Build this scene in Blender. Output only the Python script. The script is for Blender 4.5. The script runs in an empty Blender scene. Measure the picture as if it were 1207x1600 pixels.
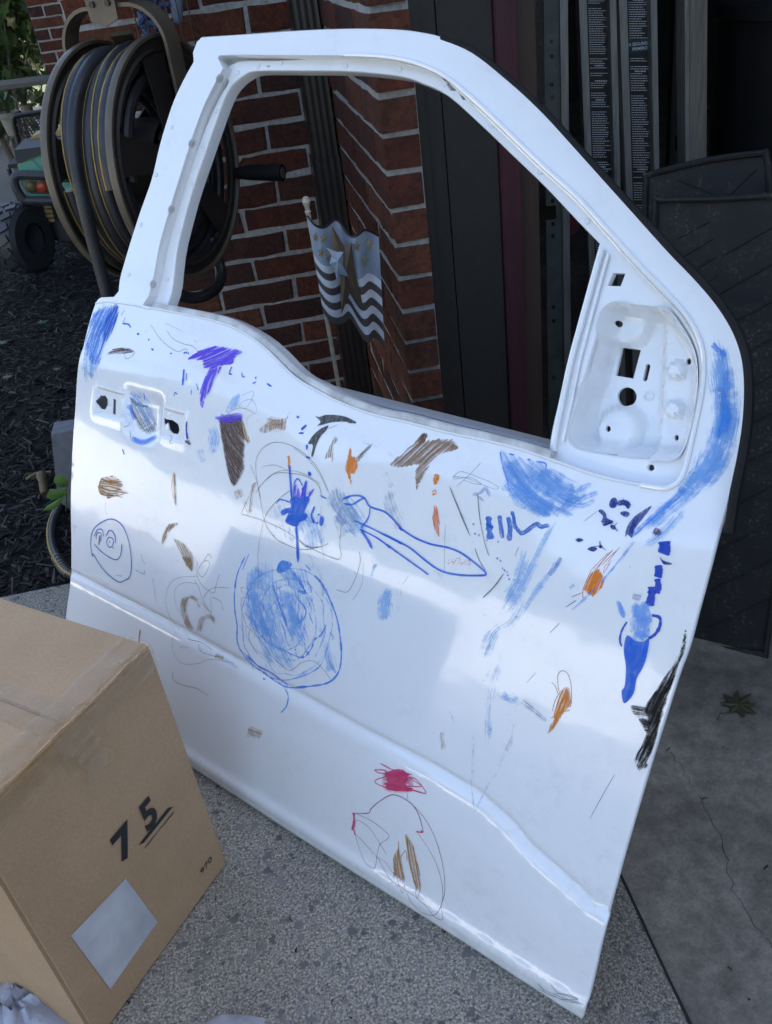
import bpy, bmesh, math, random
import numpy as np
from mathutils import Vector, Matrix
from mathutils.geometry import delaunay_2d_cdt

random.seed(7); rng = np.random.default_rng(7)
SC = bpy.context.scene
COL = SC.collection
R = math.radians

# ------------------------------------------------------------------ camera
CAM_H = 1.25
FPX = 1366.0                       # focal length in pixels of the 1207 x 1600 photograph
M3 = np.array([[0.97605714, -0.1973522, 0.091458],
               [-0.18430116, -0.52704703, 0.82961106],
               [-0.1155229, -0.82660361, -0.55080026]])   # columns: right, down, forward
cd = bpy.data.cameras.new('camera'); cam = bpy.data.objects.new('camera', cd); COL.objects.link(cam)
cd.sensor_fit = 'VERTICAL'; cd.sensor_height = 36.0; cd.sensor_width = 36.0
cd.lens = 36.0 * FPX / 1600.0
cd.clip_start = 0.02; cd.clip_end = 600
mw = Matrix.Identity(4)
for i in range(3):
    mw[i][0] = M3[i, 0]; mw[i][1] = -M3[i, 1]; mw[i][2] = -M3[i, 2]
mw[2][3] = CAM_H
cam.matrix_world = mw
SC.camera = cam
CPOS = np.array([0, 0, CAM_H])

# ------------------------------------------------------------------ sky, sun, exposure
SUN_EL, SUN_AZ = 37.0, 75.0        # the sun stands behind an added unseen block on the right, which keeps the whole corner in shade
world = bpy.data.worlds.new('World'); SC.world = world; world.use_nodes = True
wn = world.node_tree; wn.nodes.clear()
sky = wn.nodes.new('ShaderNodeTexSky'); sky.sky_type = 'NISHITA'; sky.sun_disc = False
sky.sun_elevation = R(SUN_EL); sky.sun_rotation = R(SUN_AZ)
sky.air_density = 1.0; sky.dust_density = 3.5; sky.ozone_density = .6
bg = wn.nodes.new('ShaderNodeBackground'); bg.inputs['Strength'].default_value = 0.13
wo = wn.nodes.new('ShaderNodeOutputWorld')
wn.links.new(sky.outputs[0], bg.inputs[0]); wn.links.new(bg.outputs[0], wo.inputs[0])
sl = bpy.data.lights.new('sun', 'SUN'); sl.energy = 3.0; sl.angle = R(0.5); sl.color = (1.0, 0.95, 0.88)
sun = bpy.data.objects.new('sun', sl); COL.objects.link(sun)
sd = Vector((math.sin(R(SUN_AZ)) * math.cos(R(SUN_EL)), math.cos(R(SUN_AZ)) * math.cos(R(SUN_EL)), math.sin(R(SUN_EL))))
sun.rotation_euler = (-sd).to_track_quat('-Z', 'Y').to_euler()
sun.location = sd * 20
SC.view_settings.view_transform = 'Standard'; SC.view_settings.look = 'None'
SC.cycles.transparent_max_bounces = 40
SC.view_settings.gamma = 1.0; SC.view_settings.use_curve_mapping = False
SC.view_settings.exposure = 2.15

# ------------------------------------------------------------------ helpers
def ray(px, py):
    return M3 @ np.array([px - 603.5, py - 800.0, FPX])
def atY(px, py, Y):
    d = ray(px, py); return CPOS + d * (Y / d[1])
def gnd(px, py, z=0.0):
    d = ray(px, py); return CPOS + d * ((z - CAM_H) / d[2])
def atPlane(px, py, p0, n):
    d = ray(px, py); n = np.asarray(n); return CPOS + d * (((np.asarray(p0) - CPOS) @ n) / (d @ n))

def tag(o, label=None, cat=None, group=None, kind=None):
    if label: o['label'] = label
    if cat: o['category'] = cat
    if group: o['group'] = group
    if kind: o['kind'] = kind
    return o
def link(o, parent=None):
    COL.objects.link(o)
    if parent is not None: o.parent = parent
    return o
def empty(name, loc=(0, 0, 0), label=None, cat=None, group=None):
    o = bpy.data.objects.new(name, None); o.location = loc; o.empty_display_size = 0.05
    link(o); tag(o, label, cat, group)
    bpy.context.view_layer.update()
    return o
def mesh(name, V, F, mat=None, parent=None, smooth=False, world=False, uv=None, attr=None):
    """One mesh object. With world=True the vertices are world positions and the parent only holds a translation."""
    V = np.asarray(V, float)
    if world and parent is not None:
        off = np.zeros(3); p = parent
        while p is not None:
            off += np.array(p.location); p = p.parent
        V = V - off
    me = bpy.data.meshes.new(name)
    me.from_pydata(V.tolist(), [], [tuple(int(i) for i in f) for f in F])
    if uv is not None:
        ul = me.uv_layers.new(name='UVMap')
        li = np.empty(len(me.loops), int); me.loops.foreach_get('vertex_index', li)
        ul.data.foreach_set('uv', np.asarray(uv, float)[li].ravel())
    if attr is not None:
        a = me.attributes.new('opacity', 'FLOAT', 'POINT'); a.data.foreach_set('value', np.asarray(attr, float))
    me.update()
    if smooth:
        me.polygons.foreach_set('use_smooth', [True] * len(me.polygons))
    if mat: me.materials.append(mat)
    return link(bpy.data.objects.new(name, me), parent)
def fix_normals(o):
    bm = bmesh.new(); bm.from_mesh(o.data); bmesh.ops.recalc_face_normals(bm, faces=bm.faces)
    bm.to_mesh(o.data); bm.free(); return o
def sharp(o, ang=35):
    bm = bmesh.new(); bm.from_mesh(o.data)
    a = R(ang)
    for e in bm.edges:
        e.smooth = not (len(e.link_faces) == 2 and e.calc_face_angle(0) > a)
    for f in bm.faces: f.smooth = True
    bm.to_mesh(o.data); bm.free(); return o

class MB:
    """collects shapes of one piece"""
    def __init__(s): s.V = []; s.F = []
    def add(s, V, F):
        b = len(s.V); s.V += [tuple(v) for v in V]; s.F += [tuple(i + b for i in f) for f in F]; return s
    def box(s, lo, hi, M=None):
        x0, y0, z0 = lo; x1, y1, z1 = hi
        V = [(x0, y0, z0), (x1, y0, z0), (x1, y1, z0), (x0, y1, z0), (x0, y0, z1), (x1, y0, z1), (x1, y1, z1), (x0, y1, z1)]
        if M is not None: V = [tuple(M @ Vector(v)) for v in V]
        return s.add(V, [(0, 3, 2, 1), (4, 5, 6, 7), (0, 1, 5, 4), (1, 2, 6, 5), (2, 3, 7, 6), (3, 0, 4, 7)])
    def tube(s, P, r, n=8, closed=False, cap=True):
        P = [Vector(p) for p in P]; m = len(P)
        rr = r if hasattr(r, '__len__') else [r] * m
        V = []; prev = None
        for i in range(m):
            if closed: t = P[(i + 1) % m] - P[i - 1]
            else: t = P[min(i + 1, m - 1)] - P[max(i - 1, 0)]
            t.normalize()
            if prev is None:
                a = Vector((0, 0, 1)) if abs(t.z) < .9 else Vector((1, 0, 0))
                nx = t.cross(a).normalized()
            else:
                nx = (prev - t * prev.dot(t)).normalized()
            prev = nx; ny = t.cross(nx)
            for k in range(n):
                a = 2 * math.pi * k / n
                V.append(P[i] + nx * (math.cos(a) * rr[i]) + ny * (math.sin(a) * rr[i]))
        F = []
        for i in range(m if closed else m - 1):
            j = (i + 1) % m
            for k in range(n):
                F.append((i * n + k, i * n + (k + 1) % n, j * n + (k + 1) % n, j * n + k))
        if cap and not closed:
            F.append(tuple(range(n))[::-1]); F.append(tuple((m - 1) * n + k for k in range(n)))
        return s.add(V, F)
    def lathe(s, prof, n=24, M=None):
        V = []
        for (r, z) in prof:
            for k in range(n):
                a = 2 * math.pi * k / n; v = Vector((r * math.cos(a), r * math.sin(a), z))
                V.append(M @ v if M is not None else v)
        F = []
        for i in range(len(prof) - 1):
            for k in range(n):
                F.append((i * n + k, i * n + (k + 1) % n, (i + 1) * n + (k + 1) % n, (i + 1) * n + k))
        return s.add(V, F)
    def sweep(s, P, half, frame, closed=False):
        """band of rectangular section: frame(i) gives two unit axes, half the half sizes"""
        V = []; m = len(P)
        for i, p in enumerate(P):
            a, b = frame(i); p = Vector(p)
            for (sa, sb) in ((-1, -1), (1, -1), (1, 1), (-1, 1)):
                V.append(p + Vector(a) * (sa * half[0]) + Vector(b) * (sb * half[1]))
        F = []
        for i in range(m - 1):
            for k in range(4): F.append((i * 4 + k, i * 4 + (k + 1) % 4, i * 4 + 4 + (k + 1) % 4, i * 4 + 4 + k))
        F.append((3, 2, 1, 0)); F.append(tuple((m - 1) * 4 + k for k in range(4)))
        return s.add(V, F)
    def build(s, name, mat, parent=None, smooth=False, world=True, ang=35):
        o = mesh(name, s.V, s.F, mat, parent, world=world); fix_normals(o)
        if smooth: sharp(o, ang)
        return o

def inside(poly, p):
    x, y = p; c = False; n = len(poly); j = n - 1
    for i in range(n):
        xi, yi = poly[i]; xj, yj = poly[j]
        if (yi > y) != (yj > y) and x < (xj - xi) * (y - yi) / (yj - yi) + xi: c = not c
        j = i
    return c
def inside_np(poly, P):
    P = np.asarray(P); c = np.zeros(len(P), bool); n = len(poly); j = n - 1
    for i in range(n):
        xi, yi = poly[i]; xj, yj = poly[j]
        if yi != yj:
            t = ((yi > P[:, 1]) != (yj > P[:, 1])) & (P[:, 0] < (xj - xi) * (P[:, 1] - yi) / (yj - yi) + xi)
            c ^= t
        j = i
    return c
def cat_rom(P, per=6, closed=False):
    P = [np.asarray(p, float) for p in P]; n = len(P); out = []
    rngi = range(n if closed else n - 1)
    for i in rngi:
        if closed: p0, p1, p2, p3 = P[i - 1], P[i], P[(i + 1) % n], P[(i + 2) % n]
        else: p0, p1, p2, p3 = P[max(i - 1, 0)], P[i], P[i + 1], P[min(i + 2, n - 1)]
        for k in range(per):
            t = k / per
            out.append(0.5 * ((2 * p1) + (-p0 + p2) * t + (2 * p0 - 5 * p1 + 4 * p2 - p3) * t * t + (-p0 + 3 * p1 - 3 * p2 + p3) * t ** 3))
    if not closed: out.append(P[-1])
    return out
def sheet2d(outer, holes, step, extra=(), lines=()):
    """flat triangulation of an outline with holes; returns points (n,2), triangles, and the boundary loops as index lists"""
    pts = []; edges = []; loops = []
    for lp in [outer] + list(holes):
        b = len(pts); pts += [tuple(p) for p in lp]; n = len(lp)
        edges += [(b + i, b + (i + 1) % n) for i in range(n)]; loops.append(list(range(b, b + n)))
    for ln in lines:
        b = len(pts); pts += [tuple(p) for p in ln]; edges += [(b + i, b + i + 1) for i in range(len(ln) - 1)]
    A = np.array(outer)
    if step:
        xs = np.arange(A[:, 0].min() + step * .5, A[:, 0].max(), step); ys = np.arange(A[:, 1].min() + step * .5, A[:, 1].max(), step)
        G = np.array([(x, y) for x in xs for y in ys])
        k = inside_np(outer, G)
        for h in holes: k &= ~inside_np(h, G)
        pts += [tuple(p) for p in G[k]]
    pts += [tuple(p) for p in extra]
    r = delaunay_2d_cdt([Vector(p) for p in pts], edges, [], 0, 1e-7)
    V = np.array([tuple(v) for v in r[0]]); T = np.array([f for f in r[2]])
    cen = V[T].mean(axis=1); k = inside_np(outer, cen)
    for h in holes: k &= ~inside_np(h, cen)
    mp = {}
    for i, o in enumerate(r[3]):
        for q in o: mp[q] = i
    loops = [[mp[i] for i in lp] for lp in loops]
    return V, [tuple(t) for t in T[k]], loops
def prism(outer, holes, depth, to3, step=0):
    """solid plate: outline (2D) with holes, to3(x, y, z) maps to space, z from 0 to -depth"""
    V2, T, loops = sheet2d(outer, holes, step); n = len(V2)
    V = [to3(x, y, 0) for x, y in V2] + [to3(x, y, -depth) for x, y in V2]
    F = list(T) + [(c + n, b + n, a + n) for a, b, c in T]
    for lp in loops:
        for i in range(len(lp)):
            a, b = lp[i], lp[(i + 1) % len(lp)]; F.append((a, b, b + n, a + n))
    return V, F
def circle(cx, cy, r, n=16, ry=None, a0=0.0):
    ry = r if ry is None else ry
    return [(cx + r * math.cos(a0 + 2 * math.pi * k / n), cy + ry * math.sin(a0 + 2 * math.pi * k / n)) for k in range(n)]
def rrect(x0, y0, x1, y1, r, n=4):
    out = []
    for cx, cy, a in ((x1 - r, y1 - r, 0), (x0 + r, y1 - r, 90), (x0 + r, y0 + r, 180), (x1 - r, y0 + r, 270)):
        for k in range(n + 1):
            t = R(a + 90 * k / n); out.append((cx + r * math.cos(t), cy + r * math.sin(t)))
    return out

# ------------------------------------------------------------------ materials
def newmat(name):
    m = bpy.data.materials.new(name); m.use_nodes = True; nt = m.node_tree
    b = nt.nodes['Principled BSDF']; return m, nt, b
def N(nt, t, **kw):
    n = nt.nodes.new(t)
    for k, v in kw.items():
        if k in n.inputs: n.inputs[k].default_value = v
        else: setattr(n, k, v)
    return n
def noise(nt, scale, detail=4, rough=.55, vec=None, dist=0.0):
    n = N(nt, 'ShaderNodeTexNoise'); n.inputs['Scale'].default_value = scale; n.inputs['Detail'].default_value = detail
    n.inputs['Roughness'].default_value = rough; n.inputs['Distortion'].default_value = dist
    if vec is not None: nt.links.new(vec, n.inputs['Vector'])
    return n
def ramp(nt, src, stops):
    r = nt.nodes.new('ShaderNodeValToRGB'); e = r.color_ramp.elements
    while len(e) < len(stops): e.new(0.5)
    for i, (p, c) in enumerate(stops):
        e[i].position = p; e[i].color = (c, c, c, 1) if not hasattr(c, '__len__') else tuple(c) + (1,)
    nt.links.new(src, r.inputs[0]); return r
def coords(nt, which='Object', scale=None):
    t = nt.nodes.new('ShaderNodeTexCoord'); o = t.outputs[which]
    if scale is not None:
        m = nt.nodes.new('ShaderNodeMapping'); m.inputs['Scale'].default_value = scale
        nt.links.new(o, m.inputs[0]); o = m.outputs[0]
    return o
def bump(nt, b, h, strength=.3, dist=.002):
    n = nt.nodes.new('ShaderNodeBump'); n.inputs['Strength'].default_value = strength; n.inputs['Distance'].default_value = dist
    nt.links.new(h, n.inputs['Height']); nt.links.new(n.outputs[0], b.inputs['Normal']); return n
def mixc(nt, f, a, b, mode='MIX'):
    m = nt.nodes.new('ShaderNodeMix'); m.data_type = 'RGBA'; m.blend_type = mode
    for s, v in ((m.inputs[0], f), (m.inputs[6], a), (m.inputs[7], b)):
        if isinstance(v, bpy.types.NodeSocket): nt.links.new(v, s)
        elif hasattr(v, '__len__'): s.default_value = tuple(v) + (1,)
        else: s.default_value = v
    return m.outputs[2]
def srgb(r, g, b):
    return tuple(((c / 255) / 12.92 if c / 255 <= .04045 else ((c / 255 + .055) / 1.055) ** 2.4) for c in (r, g, b))
def simple(name, c0, c1=None, rough=.5, metal=0.0, nscale=20, bstr=.15, bdist=.001, coat=0.0, scale=None, lo=.3, hi=.7, spec=None, detail=5):
    m, nt, b = newmat(name)
    v = coords(nt, 'Object', scale)
    n = noise(nt, nscale, detail, .6, v)
    r = ramp(nt, n.outputs[0], [(lo, c0), (hi, c1 if c1 else tuple(x * .7 for x in c0))])
    nt.links.new(r.outputs[0], b.inputs['Base Color'])
    b.inputs['Roughness'].default_value = rough; b.inputs['Metallic'].default_value = metal
    b.inputs['Coat Weight'].default_value = coat
    if spec is not None: b.inputs['Specular IOR Level'].default_value = spec
    if bstr: bump(nt, b, n.outputs[0], bstr, bdist)
    return m
# ------------------------------------------------------------------ ground
def mat_aggregate():
    m, nt, b = newmat('exposed_aggregate'); L = nt.links
    P = nt.nodes.new('ShaderNodeNewGeometry').outputs['Position']
    fine = noise(nt, 260, 6, .85, P); mid = noise(nt, 34, 5, .65, P); big = noise(nt, 2.5, 4, .6, P)
    base = ramp(nt, fine.outputs[0], [(.37, (.040, .036, .030)), (.5, (.245, .218, .175)), (.61, (.66, .60, .50))])
    col = mixc(nt, 1.0, base.outputs[0], ramp(nt, big.outputs[0], [(.3, (.72, .72, .73)), (.7, (1.12, 1.1, 1.07))]).outputs[0], 'MULTIPLY')
    h = fine.outputs[0]
    for sc, thr, rad, c0, c1 in ((95, .60, .34, (.075, .073, .068), (.27, .26, .24)), (190, .50, .40, (.08, .078, .072), (.40, .385, .35)), (50, .74, .32, (.075, .073, .068), (.19, .185, .172))):
        w = nt.nodes.new('ShaderNodeVectorMath'); w.operation = 'MULTIPLY_ADD'
        wn_ = noise(nt, sc * 1.6, 2, .5, P); L.new(wn_.outputs['Color'], w.inputs[0]); w.inputs[1].default_value = (1.1 / sc,) * 3; L.new(P, w.inputs[2])
        vo = nt.nodes.new('ShaderNodeTexVoronoi'); vo.inputs['Scale'].default_value = sc; L.new(w.outputs[0], vo.inputs['Vector'])
        sp = nt.nodes.new('ShaderNodeSeparateColor'); L.new(vo.outputs['Color'], sp.inputs[0])
        near = ramp(nt, vo.outputs['Distance'], [(rad - .05, .92), (rad + .09, 0.0)])
        pick = nt.nodes.new('ShaderNodeMath'); pick.operation = 'GREATER_THAN'; L.new(sp.outputs[0], pick.inputs[0]); pick.inputs[1].default_value = thr
        mk = nt.nodes.new('ShaderNodeMath'); mk.operation = 'MULTIPLY'; L.new(near.outputs[0], mk.inputs[0]); L.new(pick.outputs[0], mk.inputs[1])
        st = ramp(nt, sp.outputs[1], [(0, c0), (1, c1)])
        stn = mixc(nt, .5, st.outputs[0], ramp(nt, mid.outputs[0], [(.3, .6), (.7, 1.3)]).outputs[0], 'MULTIPLY')
        col = mixc(nt, mk.outputs[0], col, stn)
        a = nt.nodes.new('ShaderNodeMath'); a.operation = 'MULTIPLY_ADD'; L.new(mk.outputs[0], a.inputs[0]); a.inputs[1].default_value = .5; L.new(h, a.inputs[2]); h = a.outputs[0]
    L.new(col, b.inputs['Base Color']); b.inputs['Roughness'].default_value = .85
    bump(nt, b, h, .55, .0025); return m
def mat_driveway():
    m, nt, b = newmat('driveway_concrete'); L = nt.links
    P = nt.nodes.new('ShaderNodeNewGeometry').outputs['Position']
    big = noise(nt, 3.2, 6, .62, P, .4); fine = noise(nt, 230, 4, .7, P); mid = noise(nt, 28, 5, .7, P)
    c = ramp(nt, big.outputs[0], [(.3, (.11, .096, .077)), (.5, (.205, .180, .145)), (.72, (.32, .282, .228))])
    col = mixc(nt, .8, c.outputs[0], ramp(nt, fine.outputs[0], [(.3, .7), (.7, 1.25)]).outputs[0], 'MULTIPLY')
    col = mixc(nt, .8, col, ramp(nt, mid.outputs[0], [(.35, .6), (.65, 1.25)]).outputs[0], 'MULTIPLY')
    mp = nt.nodes.new('ShaderNodeMapping'); mp.inputs['Rotation'].default_value = (0, 0, R(25)); mp.inputs['Scale'].default_value = (9, 160, 1); L.new(P, mp.inputs[0])
    scr = noise(nt, 1.0, 3, .5, mp.outputs[0]); sr = ramp(nt, scr.outputs[0], [(.70, 0.0), (.78, .45)])
    col = mixc(nt, sr.outputs[0], col, (.3, .3, .3))
    sp = N(nt, 'ShaderNodeTexVoronoi'); sp.inputs['Scale'].default_value = 14; L.new(P, sp.inputs['Vector'])
    spr = ramp(nt, sp.outputs['Distance'], [(.0, 1.0), (.045, 0.0)]); col = mixc(nt, spr.outputs[0], col, (.34, .33, .31))
    L.new(col, b.inputs['Base Color']); b.inputs['Roughness'].default_value = .62
    bump(nt, b, fine.outputs[0], .25, .0015); return m
M_AGG = mat_aggregate(); M_DRIVE = mat_driveway()
M_SOIL = simple('dark_soil', (.004, .003, .0025), (.010, .008, .006), .95, nscale=30, bstr=.6, bdist=.01)
M_GROUND = simple('lawn_ground', (.06, .085, .03), (.10, .11, .05), .95, nscale=6, bstr=.4, bdist=.02)
M_PATIO = simple('patio_stone', (.12, .115, .11), (.08, .078, .075), .85, nscale=9, bstr=.2)

def slab(name, x0, y0, x1, y1, ztop, thick, mat, label=None):
    o = MB().box((x0, y0, ztop - thick), (x1, y1, ztop)).build(name, mat)
    tag(o, label, None, None, 'structure'); return o
g = mesh('ground', [(-300, -300, -.14), (300, -300, -.14), (300, 300, -.14), (-300, 300, -.14)], [(0, 1, 2, 3)], M_GROUND); tag(g, kind='structure')
slab('walkway', -3.2, -3.0, .3645, 1.85, 0.0, .12, M_AGG)
drive = slab('driveway', .3695, -9.0, 7.0, 7.2, -.003, .12, M_DRIVE)
slab('mulch_bed', -3.2, 1.853, .3645, 6.2, -.028, .1, M_SOIL)
slab('patio', -9.0, 6.2, -.9, 12.0, -.02, .1, M_PATIO)
M_JOINT = simple('joint_filler', (.018, .017, .016), (.03, .028, .026), .95, nscale=60)
def ribbon(name, P, w, mat, parent, z):
    P = [Vector((p[0], p[1], z)) for p in P]; V = []; F = []
    for i, p in enumerate(P):
        t = (P[min(i + 1, len(P) - 1)] - P[max(i - 1, 0)]).normalized(); s = Vector((-t.y, t.x, 0)); k = w * random.uniform(.4, 1.4)
        V += [p + s * k, p - s * k]
    for i in range(len(P) - 1): F.append((2 * i, 2 * i + 1, 2 * i + 3, 2 * i + 2))
    return mesh(name, V, F, mat, parent, world=True)
def jag(pts, n, amp):
    out = []
    for a, b in zip(pts[:-1], pts[1:]):
        for k in range(n):
            t = k / n; out.append((a[0] + (b[0] - a[0]) * t + random.gauss(0, amp), a[1] + (b[1] - a[1]) * t + random.gauss(0, amp)))
    out.append(pts[-1]); return out
M_CRACK = simple('crack_shadow', (.035, .032, .03), (.06, .055, .05), .95, nscale=80)
for pts in ([(1050, 1175), (1085, 1230), (1130, 1312), (1150, 1400), (1207, 1480)],):
    w = [gnd(*p)[:2] for p in pts]
    ribbon('crack', jag([tuple(q) for q in w], 9, .0028), .0005, M_CRACK, drive, -.0022)
ribbon('joint', [(.367, y) for y in np.arange(-1, 1.8, .03)], .0022, M_JOINT, drive, -.0006)

# ------------------------------------------------------------------ mulch
def chips(name, n, area, zf, mat, ln=(.018, .075), wd=(.003, .010), th=(.002, .006), seed=3):
    r = np.random.default_rng(seed)
    pts = area(r, n); n = len(pts)
    l = r.uniform(ln[0], ln[1], n) * r.uniform(.5, 1, n); w = r.uniform(wd[0], wd[1], n); t = r.uniform(th[0], th[1], n)
    base = np.array([(-1, -1, -1), (1, -.5, -1), (1, .6, -1), (-1, .8, -1), (-.9, -.8, 1), (.8, -.5, 1), (.9, .4, 1), (-.8, .7, 1)], float)
    V = base[None] * np.stack([l, w, t], 1)[:, None] * .5
    V[:, :, 2] += (V[:, :, 0] ** 2) * r.normal(0, 4, (n, 1))
    az = r.uniform(0, 6.28, n); el = r.normal(0, .25, n); ro = r.normal(0, .5, n)
    def rot(V, a, i, j):
        c, s = np.cos(a)[:, None], np.sin(a)[:, None]; x = V[:, :, i].copy(); y = V[:, :, j].copy()
        V[:, :, i] = x * c - y * s; V[:, :, j] = x * s + y * c
    rot(V, ro, 1, 2); rot(V, el, 0, 2); rot(V, az, 0, 1)
    V[:, :, 0] += pts[:, :1]; V[:, :, 1] += pts[:, 1:2]; V[:, :, 2] += zf(r, n)[:, None]
    F0 = np.array([(0, 3, 2, 1), (4, 5, 6, 7), (0, 1, 5, 4), (1, 2, 6, 5), (2, 3, 7, 6), (3, 0, 4, 7)])
    F = (F0[None] + (np.arange(n) * 8)[:, None, None]).reshape(-1, 4)
    return mesh(name, V.reshape(-1, 3), F, mat)
M_MULCH, nt, b = newmat('bark_mulch')
P = nt.nodes.new('ShaderNodeNewGeometry'); ri = P.outputs['Random Per Island']
c = ramp(nt, ri, [(0, (.004, .003, .003)), (.5, (.011, .009, .008)), (.85, (.024, .019, .017)), (.95, (.085, .068, .06))])
gn = noise(nt, 260, 3, .6, P.outputs['Position'])
nt.links.new(mixc(nt, .7, c.outputs[0], ramp(nt, gn.outputs[0], [(.3, .6), (.7, 1.4)]).outputs[0], 'MULTIPLY'), b.inputs['Base Color'])
b.inputs['Roughness'].default_value = .8; bump(nt, b, gn.outputs[0], .4, .002)
def area_near(r, n):
    p = np.stack([r.uniform(-1.75, .0, n), r.uniform(1.87, 6.1, n)], 1)
    keep = (p[:, 0] < -.42 - .05 * (p[:, 1] - 1.85) * 0) | (p[:, 1] < 2.44)
    keep &= (p[:, 0] > -.45 - .29 * p[:, 1]) & (r.random(n) < np.clip(2.6 / p[:, 1], .3, 1))
    return p[keep]
mo = chips('mulch_chips', 26000, area_near, lambda r, n: -.024 + r.uniform(0, .03, n) ** 1.0, M_MULCH)
tag(mo, 'dark shredded bark mulch covering the bed left of the door', 'mulch', None, 'stuff')

# ------------------------------------------------------------------ brickwork
BP = .0677; BL = .21; MJ = .0118
def brick_mesh(name, L, h, d, seed):
    r = random.Random(seed); V = []
    def ring(y, ins, jit):
        pts = [(-L / 2, -h / 2), (-L / 6, -h / 2), (L / 6, -h / 2), (L / 2, -h / 2), (L / 2, h / 2), (L / 6, h / 2), (-L / 6, h / 2), (-L / 2, h / 2)]
        for (x, z) in pts:
            x -= math.copysign(ins, x) if abs(x) > L / 3 else 0; z -= math.copysign(ins, z)
            V.append((x + r.gauss(0, jit * 1.5), y + r.gauss(0, jit * .6), z + r.gauss(0, jit * 1.3)))
    ring(d, 0, .0003); ring(.004, 0, .0012); ring(0, .003, .0016)
    F = []
    for i in range(2):
        for k in range(8): F.append((i * 8 + k, i * 8 + (k + 1) % 8, i * 8 + 8 + (k + 1) % 8, i * 8 + 8 + k))
    F += [(16, 17, 22, 23), (17, 18, 21, 22), (18, 19, 20, 21), (0, 7, 6, 1), (1, 6, 5, 2), (2, 5, 4, 3)]
    me = bpy.data.meshes.new(name); me.from_pydata(V, [], F); me.update()
    bm = bmesh.new(); bm.from_mesh(me); bmesh.ops.recalc_face_normals(bm, faces=bm.faces); bm.to_mesh(me); bm.free()
    return me
def mat_brick(name, stops, dark=1.0):
    m, nt, b = newmat(name); L = nt.links
    P = nt.nodes.new('ShaderNodeNewGeometry').outputs['Position']
    oi = nt.nodes.new('ShaderNodeObjectInfo')
    base = ramp(nt, oi.outputs['Random'], stops)
    n1 = noise(nt, 70, 6, .68, P, .3); n2 = noise(nt, 14, 4, .6, P); n3 = noise(nt, 420, 3, .6, P)
    col = mixc(nt, .9, base.outputs[0], ramp(nt, n1.outputs[0], [(.32, .45), (.55, 1.0), (.72, 1.35)]).outputs[0], 'MULTIPLY')
    col = mixc(nt, .55, col, ramp(nt, n2.outputs[0], [(.35, (.5, .5, .55)), (.65, (1.25, 1.15, 1.1))]).outputs[0], 'MULTIPLY')
    spk = ramp(nt, n3.outputs[0], [(.72, 0.0), (.76, .4)]); col = mixc(nt, spk.outputs[0], col, (.32, .28, .25))
    L.new(col, b.inputs['Base Color']); b.inputs['Roughness'].default_value = .88
    vo = nt.nodes.new('ShaderNodeTexVoronoi'); vo.inputs['Scale'].default_value = 120; L.new(P, vo.inputs['Vector'])
    hh = nt.nodes.new('ShaderNodeMath'); hh.operation = 'MULTIPLY_ADD'; L.new(n1.outputs[0], hh.inputs[0]); hh.inputs[1].default_value = 2.0; L.new(n3.outputs[0], hh.inputs[2])
    bump(nt, b, hh.outputs[0], 1.0, .007); return m
M_BRICK = mat_brick('red_brick', [(0, (.11, .028, .014)), (.22, (.20, .052, .022)), (.42, (.075, .026, .017)), (.62, (.25, .085, .038)), (.82, (.15, .040, .018)), (1, (.05, .022, .017))])
M_MORTAR = simple('mortar', (.46, .44, .41), (.26, .25, .24), .95, nscale=90, bstr=.8, bdist=.004)
FULL = [brick_mesh('brick', BL - MJ, BP - MJ, .070, s) for s in range(7)]
HALF = [brick_mesh('brick', BL / 2 - MJ, BP - MJ, .070, 20 + s) for s in range(4)]
CUT = {}
for me in FULL + HALF: me.materials.append(M_BRICK)
def put_brick(parent, L, loc, rz, seed):
    if abs(L - BL) < .003: me = FULL[seed % 7]
    elif abs(L - BL / 2) < .003: me = HALF[seed % 4]
    else:
        k = round(L, 3)
        if k not in CUT: CUT[k] = brick_mesh('brick', L - MJ, BP - MJ, .070, seed); CUT[k].materials.append(M_BRICK)
        me = CUT[k]
    o = bpy.data.objects.new('brick', me); link(o, parent)
    j = random.gauss
    o.location = Vector(loc) - parent.location + Vector((j(0, .0012), j(0, .0012), j(0, .0008))); o.rotation_euler = (j(0, .006), j(0, .006), rz + j(0, .004))
    return o
def run(parent, s0, s1, joint0, z, place, seed):
    """bricks of one course from s0 to s1 with a head joint at joint0 (mod BL)"""
    k = math.floor((s0 - joint0) / BL); s = joint0 + k * BL
    while s < s1 - .001:
        a, b2 = max(s, s0), min(s + BL, s1)
        if b2 - a > .03: place(parent, a, b2, z, seed); seed += 1
        s += BL
    return seed
YW, XW0, XP, YP = 2.471, -.328, .274, 1.697
ZJ = .936
wall = empty('brick_wall', (0, YW, 0), 'red brick house wall behind the hose reel, downspout and window opening', 'wall')
MB().box((XW0 + .004, YW + .0045, -.1), (XP + .02, YW + .22, 3.3)).build('mortar', M_MORTAR, wall)
def place_wall(p, a, b2, z, s): put_brick(p, b2 - a, ((a + b2) / 2, YW, z), 0, s)
sd_ = 1
for n in range(-9, 15):
    z = ZJ - (n + .5) * BP
    sd_ = run(wall, XW0, XP, .1 if n % 2 else -.005, z, place_wall, sd_)
pill = empty('brick_pillar', (XP, YP, 0), 'red brick garage pier between the downspout and the dark door jamb', 'pillar')
MB().box((XP + .0045, YP + .0045, -.1), (XP + .0728, YW + .1, 3.3)).build('mortar', M_MORTAR, pill)
def place_pill(p, a, b2, z, s): put_brick(p, b2 - a, (XP, (a + b2) / 2, z), R(-90), s)
for n in range(-9, 15):
    z = ZJ - (n + .5) * BP
    sd_ = run(pill, YP - .0105, YW - .004, YP - .0105 + (.21 if n % 2 else .105), z, place_pill, sd_)
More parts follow.
